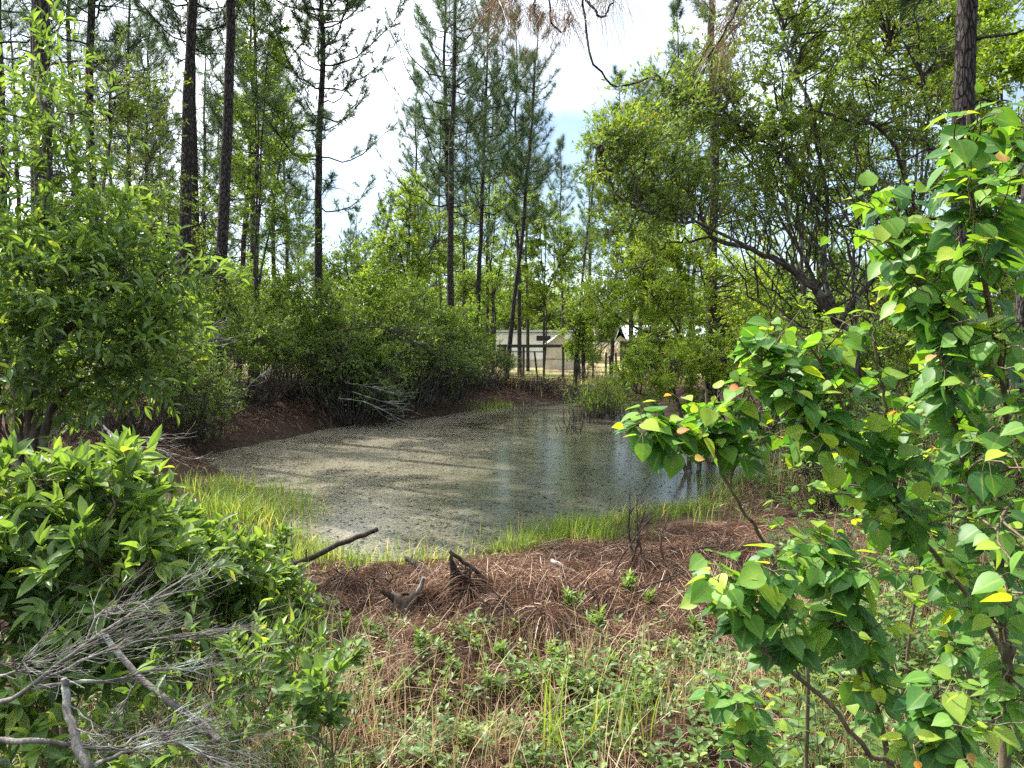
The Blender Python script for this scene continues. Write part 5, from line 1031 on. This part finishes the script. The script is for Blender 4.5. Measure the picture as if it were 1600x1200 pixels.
# twigs lying about
r = rng_(550); mb = MB(); n = 520; x = r.uniform(-2.2, 3.6, n); y = r.uniform(2.4, 7.4, n); l = r.uniform(.05, .45, n); az = r.uniform(0, 6.28, n); t = np.linspace(-.5, .5, 5)
xs = x[:, None] + np.cos(az)[:, None] * l[:, None] * t; ys = y[:, None] + np.sin(az)[:, None] * l[:, None] * t; P = np.stack([xs, ys, gz(xs, ys) + .012 + r.uniform(0, .02, (n, 1))], -1); P[:, 1:-1] += r.normal(size=(n, 3, 3)) * (l * .04)[:, None, None]
tubes(mb, P, np.linspace(1, .5, 5)[None] * r.uniform(.0012, .0045, (n, 1)), 4, .5); tag(mb.build('twig_litter', M['dead_wood']), kind='stuff')
# bits floating on the pond
r = rng_(560); mb = MB(); n = 7000; x = r.uniform(-7, 6, n); y = 7.5 + 24.5 * r.uniform(0, 1, n) ** 1.7; kq = sdist(x, y) < -.05; x, y = x[kq], y[kq]; n = len(x); az = r.uniform(0, 6.28, n); A = np.stack([np.cos(az), np.sin(az), np.zeros(n)], 1)
leaves(mb, r, np.stack([x, y, np.full(n, WZ + .006)], 1), A, np.tile([0, 0, 1.0], (n, 1)), r.uniform(.02, .10, n), r.uniform(.008, .03, n), LEAF_FAR, r.uniform(0, .5, n)); tag(mb.build('floating_debris', M['dark_wood']), kind='stuff')
# green grass tufts and broad blades near the viewer
for i_, (px, py, n, hh, lab, w) in enumerate([(985, 1165, 46, (.2, .5), 'tuft of bright green upright grass blades at the bottom, right of the centre', .004), (880, 1190, 22, (.35, .62), 'pale green arching grass blades at the bottom centre', .0045), (920, 850, 90, (.2, .42), 'tall tuft of bright grass at the shore left of the blackened dead bush', .004), (1260, 1120, 18, (.25, .5), 'few bright grass blades between the stems of the heart leaved saplings', .0045), (690, 1140, 14, (.2, .4), 'thin pale grass blades at the bottom, left of the centre', .003)]):
    q = gpt(px, py); c = at(*q); c[2] = gz(c[0], c[1]); r = rng_(570 + i_); mb = MB(); sp = .07 if n < 60 else .16
    x = c[0] + r.normal(0, sp, n); y = c[1] + r.normal(0, sp, n); blades(mb, r, x, y, r.uniform(*hh, n), r.uniform(w * .6, w * 1.2, n), .55 if i_ != 0 else .3, (.3, .9) if i_ != 1 else (.6, .9)); tag(mb.build('grass_tuft', M['grass'], None, c), lab, 'grass')
# separate leafy weeds on the straw
wp = thing('leafy_weed', 'small leafy green weed sprouting from the pine straw', 'weed', P0, 'small weeds sprouting from the straw'); r = rng_(580); mb = MB(); wd = MB()
for k_ in range(5):
    a = r.uniform(0, 6.28); tp = np.array([math.cos(a) * .05, math.sin(a) * .05, r.uniform(.10, .2)]); P = np.array([[0, 0, -.03], tp * .5 + np.array([0, 0, .01]), tp])[None]; tubes(wd, P, np.array([[.0025, .002, .0012]]), 4, .5)
    u = np.linspace(.3, 1, 11)[None]; q, qt = sample_path(P, u); q = q[0]; ph = np.arange(11) * 2.4 + r.uniform(0, 6); A = nrm(np.stack([np.cos(ph), np.sin(ph), np.linspace(.1, 1.2, 11)], 1)); leaves(mb, r, q, A, nrm(np.array([0, 0, 1.0]) + r.normal(size=A.shape) * .3), r.uniform(.035, .065, 11), r.uniform(.016, .026, 11), LEAF_OVAL, r.uniform(.2, .9, 11))
wd.build('stem', M['stem_bark'], wp); mb.build('foliage', M['bay_leaf'], wp)
spots = [(532, 1000), (575, 1010), (660, 1035), (590, 1060), (640, 1075), (710, 1060), (735, 980), (790, 1040), (870, 1050), (1015, 955), (895, 960), (980, 935), (940, 1000), (620, 1095), (770, 1090), (820, 1120), (700, 1130), (960, 1060), (1060, 1040), (1085, 1000), (560, 1120), (1040, 1110), (880, 1100)]
for i_, (px, py) in enumerate(spots):
    c = at(*gpt(px, py)); c[2] = gz(c[0], c[1]); s_ = r.uniform(.6, 1.15)
    if i_ == 0: place(wp, c, 0, s_)
    else: copy_thing(wp, c, r.uniform(0, 6), s_, None, None, (r.normal(0, .15), r.normal(0, .15)))

# brush heaps and the thin leaning tree on the far bank
for i_, (p0x, p1x, d0, n, lab) in enumerate([(765, 850, 31.5, 420, 'heap of dark tangled brush on the far bank left of the thin leaning tree'), (850, 900, 32.6, 260, 'heap of dark brush right behind the foot of the thin leaning tree'), (905, 985, 31.0, 420, 'heap of grey tangled brush on the far bank behind the reed clump')]):
    r = rng_(590 + i_); xs = r.uniform(at(p0x, 560, d0)[0], at(p1x, 560, d0)[0], n); ys = d0 + r.normal(0, .7, n); q = np.stack([xs, ys, gz(xs, ys) + r.uniform(-.05, .18, n)], 1)
    e = q + np.stack([r.normal(0, .7, n), r.normal(0, .4, n), r.normal(.06, .2, n)], 1); mb = MB(); tubes(mb, branch_paths(r, q, e, 6, .12, .04), np.linspace(1, .4, 6)[None] * r.uniform(.005, .022, (n, 1)), 4, r.uniform(0, 1, n))
    c = q.mean(0); c[2] = gz(c[0], c[1]); tag(mb.build('brush_heap', M['oak_bark'] if i_ == 2 else M['dark_wood'], None, c), lab, 'brush')
D = 30.5
finish(shrub_tree('slim_tree', 'thin dark leaning tree with few leaves on the far shore of the pond', 'tree', 897, D,
    [[(899, 585, D), (906, 500, D), (914, 400, D), (928, 280, D), (934, 200, D)], [(902, 540, D), (890, 500, D), (882, 470, D)], [(905, 500, D), (925, 470, D), (945, 460, D)]],
    [pxblob(885, 470, 25, 25, D, None, .5), pxblob(945, 455, 25, 25, D, None, .5), pxblob(925, 300, 30, 50, D, None, .5), pxblob(915, 390, 30, 40, D, None, .5)], 52, 'fresh_leaf', lr=(.085, .03), nsub=20, ntw=6, nlf=7, tw=.35, L=.10, Wd=.05, tpl=LEAF_FAR, shell=.1))

# ------------------------------------------------------------------ fence, trailer, sheds beyond the pond
D = 35.0
def gpx(px, d): return gp(at(px, 560, d)[0], d)
f0 = gpx(786, D); fn = thing('wooden_fence', 'dark weathered wooden fence with a single top rail at the far end of the pond', 'fence', gpx(786, D))
pts = [gpx(px, D) for px in (789, 818, 850, 880)]
for i_, p in enumerate(pts):
    mb = MB(); box(mb, p[0] - .055, p[0] + .055, p[1] - .06, p[1] + .06, p[2] - .3, EYE - .06 + .01 * i_); mb.smooth = False; mb.build('post', M['post_wood'], fn)
mb = MB(); mb.smooth = False; a = pts[0]; b = pts[-1]; box(mb, a[0] - .35, b[0] + .4, D - .16, D - .066, EYE - .09, EYE + .05); mb.build('rail', M['post_wood'], fn)
mb = MB(); w0 = at(790, 560, D - .06); limb(mb, [at(788, 562, D - .07), at(835, 563, D - .07), at(882, 561, D - .07)], .006, .006, 4, 10); mb.build('wire', M['post_wood'], fn)
sk = MB(); s0 = gp(at(841, 600, 33.6)[0], 33.6, .2); limb(sk, [s0, at(838, 575, 33.6), at(835, 549, 33.6)], .05, .045, 6, 6, cap=True); tag(sk.build('leaning_stake', M['dark_wood'], None, s0), 'dark leaning stake in front of the single rail fence', 'stake')
fs = thing('post_fence', 'row of closely spaced dark posts with sagging wire, right of the pond end', 'fence', gpx(940, 36))
for i_, (px, dd) in enumerate([(905, 35), (926, 35.4), (946, 35.8), (953, 36.6), (962, 36), (973, 36.4), (990, 37), (1010, 37.5), (1035, 38), (1065, 38.5)]):
    p = gpx(px, dd); mb = MB(); limb(mb, [p - np.array([0, 0, .3]), p + np.array([.02, 0, .6]), p + np.array([.01 * (i_ % 3 - 1) * 3, 0, 1.15 + .08 * (i_ % 3)])], .06, .05, 7, 6, cap=True); mb.build('post', M['post_wood'], fs)
mb = MB(); limb(mb, [at(905, 545, 35), at(950, 552, 36), at(1000, 550, 37), at(1065, 548, 38.5)], .012, .012, 4, 14); limb(mb, [at(905, 562, 35), at(950, 568, 36), at(1000, 565, 37), at(1065, 562, 38.5)], .010, .010, 4, 14); mb.build('wire', M['post_wood'], fs)

def prism(mb, prof, x0, x1):
    """profile in y,z extruded along x"""
    n = len(prof); v = [(x0, y, z) for y, z in prof] + [(x1, y, z) for y, z in prof]
    c0 = len(v); v += [(x0, np.mean([p[0] for p in prof]), np.mean([p[1] for p in prof])), (x1, np.mean([p[0] for p in prof]), np.mean([p[1] for p in prof]))]
    mb.add(v, f4=[(i, (i + 1) % n, n + (i + 1) % n, n + i) for i in range(n)], f3=[(c0, (i + 1) % n, i) for i in range(n)] + [(c0 + 1, n + i, n + (i + 1) % n) for i in range(n)])
D = 57.0; g = float(gz(1.0, D)); xa = at(770, 540, D)[0]; xb = at(896, 540, D)[0]
tr = thing('travel_trailer', 'long white travel trailer parked in the sandy yard behind the single rail fence', 'trailer', ((xa + xb) / 2, D, g))
mb = MB(); mb.smooth = False; zt = g + 2.55; prism(mb, [(D - 1.15, g + .5), (D - 1.2, g + .62), (D - 1.2, zt - .2), (D - 1.12, zt - .05), (D - .95, zt), (D + .95, zt), (D + 1.12, zt - .05), (D + 1.2, zt - .2), (D + 1.2, g + .5)], xa, xb); mb.build('body', M['white_paint'], tr)
mb = MB(); mb.smooth = False; box(mb, xa - .1, xb + .1, D - 1.36, D + 1.3, zt + .004, zt + .14); mb.build('roof_edge', M['roof_metal'], tr)
for wx in (.575, .665):
    x_ = xa + (xb - xa) * wx; fm = MB(); fm.smooth = False; box(fm, x_ - .24, x_ + .24, D - 1.225, D - 1.195, g + 1.92, g + 2.28); fo = fm.build('window', M['rubber'], tr); gm = MB(); gm.smooth = False; box(gm, x_ - .20, x_ + .20, D - 1.232, D - 1.226, g + 1.96, g + 2.24); gm.build('pane', M['dark_glass'], fo)
mb = MB(); mb.smooth = False; x_ = xa + (xb - xa) * .82; box(mb, x_ - .35, x_ + .35, D - 1.228, D - 1.196, g + .55, g + 2.2); dr = mb.build('door', M['cream_paint'], tr); mb = MB(); box(mb, x_ + .24, x_ + .30, D - 1.26, D - 1.229, g + 1.3, g + 1.4); mb.build('handle', M['rubber'], dr)
mb = MB(); mb.smooth = False; box(mb, xa + .02, xa + (xb - xa) * .74, D - 1.214, D - 1.198, g + 1.08, g + 1.18); mb.build('stripe', M['stripe'], tr)
mb = MB(); mb.smooth = False; box(mb, xa + .05, xb - .05, D - 1.17, D - 1.12, g - .1, g + .496); mb.build('skirt', M['cream_paint'], tr)
# cream shed with gable end
D = 50.0; g = float(gz(3.0, D)); xa = at(851, 540, D)[0]; xb = at(897, 540, D)[0]; xm = (xa + xb) / 2; ze = at(850, 540, D)[2]; zp = at(880, 525, D)[2]
sh = thing('garden_shed', 'small cream shed with pointed gable in front of the long white trailer', 'shed', (xm, D, g))
v = [(xa, D, g - .1), (xb, D, g - .1), (xb, D, ze), (xm, D, zp), (xa, D, ze)]; mb = MB(); mb.smooth = False; vb = [(x_, y_ + 2.4, z_) for x_, y_, z_ in v]; mb.add(v + vb, f4=[(0, 1, 2, 4), (1, 6, 7, 2), (6, 5, 9, 7), (5, 0, 4, 9)], f3=[(4, 2, 3), (7, 9, 8)]); mb.build('wall', M['cream_paint'], sh)
mb = MB(); mb.smooth = False
for sx_ in (-1, 1):
    e_ = np.array([xm + sx_ * (xb - xm + .16), ze - .10]); p_ = np.array([xm, zp + .04]); vv = [(e_[0], D - .18, e_[1]), (p_[0], D - .18, p_[1]), (p_[0], D + 2.55, p_[1]), (e_[0], D + 2.55, e_[1])]; mb.add(vv + [(x_, y_, z_ + .07) for x_, y_, z_ in vv], f4=[(0, 1, 2, 3), (7, 6, 5, 4), (0, 4, 5, 1), (1, 5, 6, 2), (2, 6, 7, 3), (3, 7, 4, 0)])
mb.build('roof', M['white_paint'], sh)
mb = MB(); mb.smooth = False; box(mb, xm - .45, xm + .45, D - .03, D - .004, g + .02, g + 1.3); mb.build('door', M['cream_paint'], sh)
mb = MB(); mb.smooth = False; box(mb, xa + .02, xb - .02, D - .05, D - .032, g + .66, g + .70); mb.build('trim', M['stripe'], sh)
# long low building with pale metal roof, mostly hidden by trees
D = 62.0; g = float(gz(9, D)); xa = at(985, 540, D)[0]; xb = at(1165, 540, D)[0]
bd = thing('open_shed', 'long low open shed with pale metal roof behind the trees right of the pond end', 'shed', ((xa + xb) / 2, D, g))
mb = MB(); mb.smooth = False; box(mb, xa, xb, D + 5.8, D + 6, g - .1, g + 1.94); mb.build('back_wall', M['post_wood'], bd)
for k_ in range(7):
    x_ = xa + .3 + (xb - xa - .6) * k_ / 6; mb = MB(); mb.smooth = False; box(mb, x_ - .07, x_ + .07, D - .07, D + .07, g - .2, g + 2.2); mb.build('post', M['post_wood'], bd)
mb = MB(); mb.smooth = False; prism(mb, [(D - .5, g + 1.95), (D - .5, g + 2.06), (D + 3, g + 3.25), (D + 6.5, g + 2.06), (D + 6.5, g + 1.95), (D + 3, g + 3.13)], xa - .4, xb + .4); mb.build('roof', M['roof_metal'], bd)

# ------------------------------------------------------------------ pine bough hanging in from above
r = rng_(600); b = gp(1.9, -.6, .1)
op = thing('pine_tree', 'near pine whose hanging bough shows brown needles at the top centre', 'pine tree', b); wood = MB(); nd = MB()
limb(wood, [b, b + np.array([.05, 0, 3]), b + np.array([.0, .1, 7]), b + np.array([.1, 0, 13])], .15, .05, 12, 24, r, .01)
L0 = [b + np.array([.02, .05, 4.6]), np.array([1.5, 1.2, 4.75]), np.array([.9, 2.6, 4.25]), at(960, -90, 3.6)]
limb(wood, L0, .035, .014, 8, 20, r, .01)
d = 3.4; tw = [[at(960, -90, 3.6), at(915, -30, d), at(912, 20, d), at(925, 90, d), at(950, 125, d), at(975, 135, d), at(1012, 122, d)], [at(960, -90, 3.6), at(880, -60, d), at(860, 0, d), at(862, 35, d), at(880, 50, d), at(892, 20, d)],
    [np.array([.9, 2.6, 4.25]), at(1150, -60, 3.2), at(1155, 0, 3.2), at(1135, 45, 3.2), at(1106, 90, 3.2)], [at(880, -60, d), at(800, -40, 3.5), at(770, -10, 3.5), at(760, 20, 3.5)], [at(915, 0, d), at(940, 25, d), at(958, 0, d)], [at(880, -60, d), at(840, -20, d), at(835, 20, d)]]
for l in tw: limb(wood, l, .0065, .004, 6, 18, r, .004)
def tuft_at(p, n, L, down=.6, tn=(0, .6), w=.0016):
    q = np.repeat(p[None], n, 0) + runit(r, n) * .02; D_ = nrm(runit(r, n) * .75 + np.array([0, 0, -down])); t = np.linspace(0, 1, 4); l = L * r.uniform(.6, 1.1, n)
    P = q[:, None] + D_[:, None] * (l[:, None] * t)[..., None]; P[..., 2] -= (l[:, None] * .35) * t ** 2
    ribbons(nd, P, np.tile([w, w, w * .8, w * .3], (n, 1)) * .5, nrm(np.cross(D_, runit(r, n))), r.uniform(*tn, n))
for (px, py, n, tn) in [(775, 0, 120, (0, .6)), (800, -10, 120, (0, .6)), (835, 10, 110, (0, .6)), (862, 20, 70, (0, .6)), (890, 25, 90, (0, .6)), (880, -20, 110, (0, .6)), (945, -5, 60, (.6, 1)), (930, -30, 60, (.6, 1)), (960, -40, 80, (.6, 1)), (1125, 70, 60, (0, .6)), (1140, 30, 70, (0, .6)), (1155, -10, 90, (.5, 1)), (1110, -20, 60, (.6, 1)), (1010, 122, 8, (.7, 1))]:
    tuft_at(at(px, py, d + r.uniform(-.15, .15)), n, .21, .7, tn)
wood.build('trunk', M['pine_bark'], op); nd.build('crown', M['brown_needle'], op)
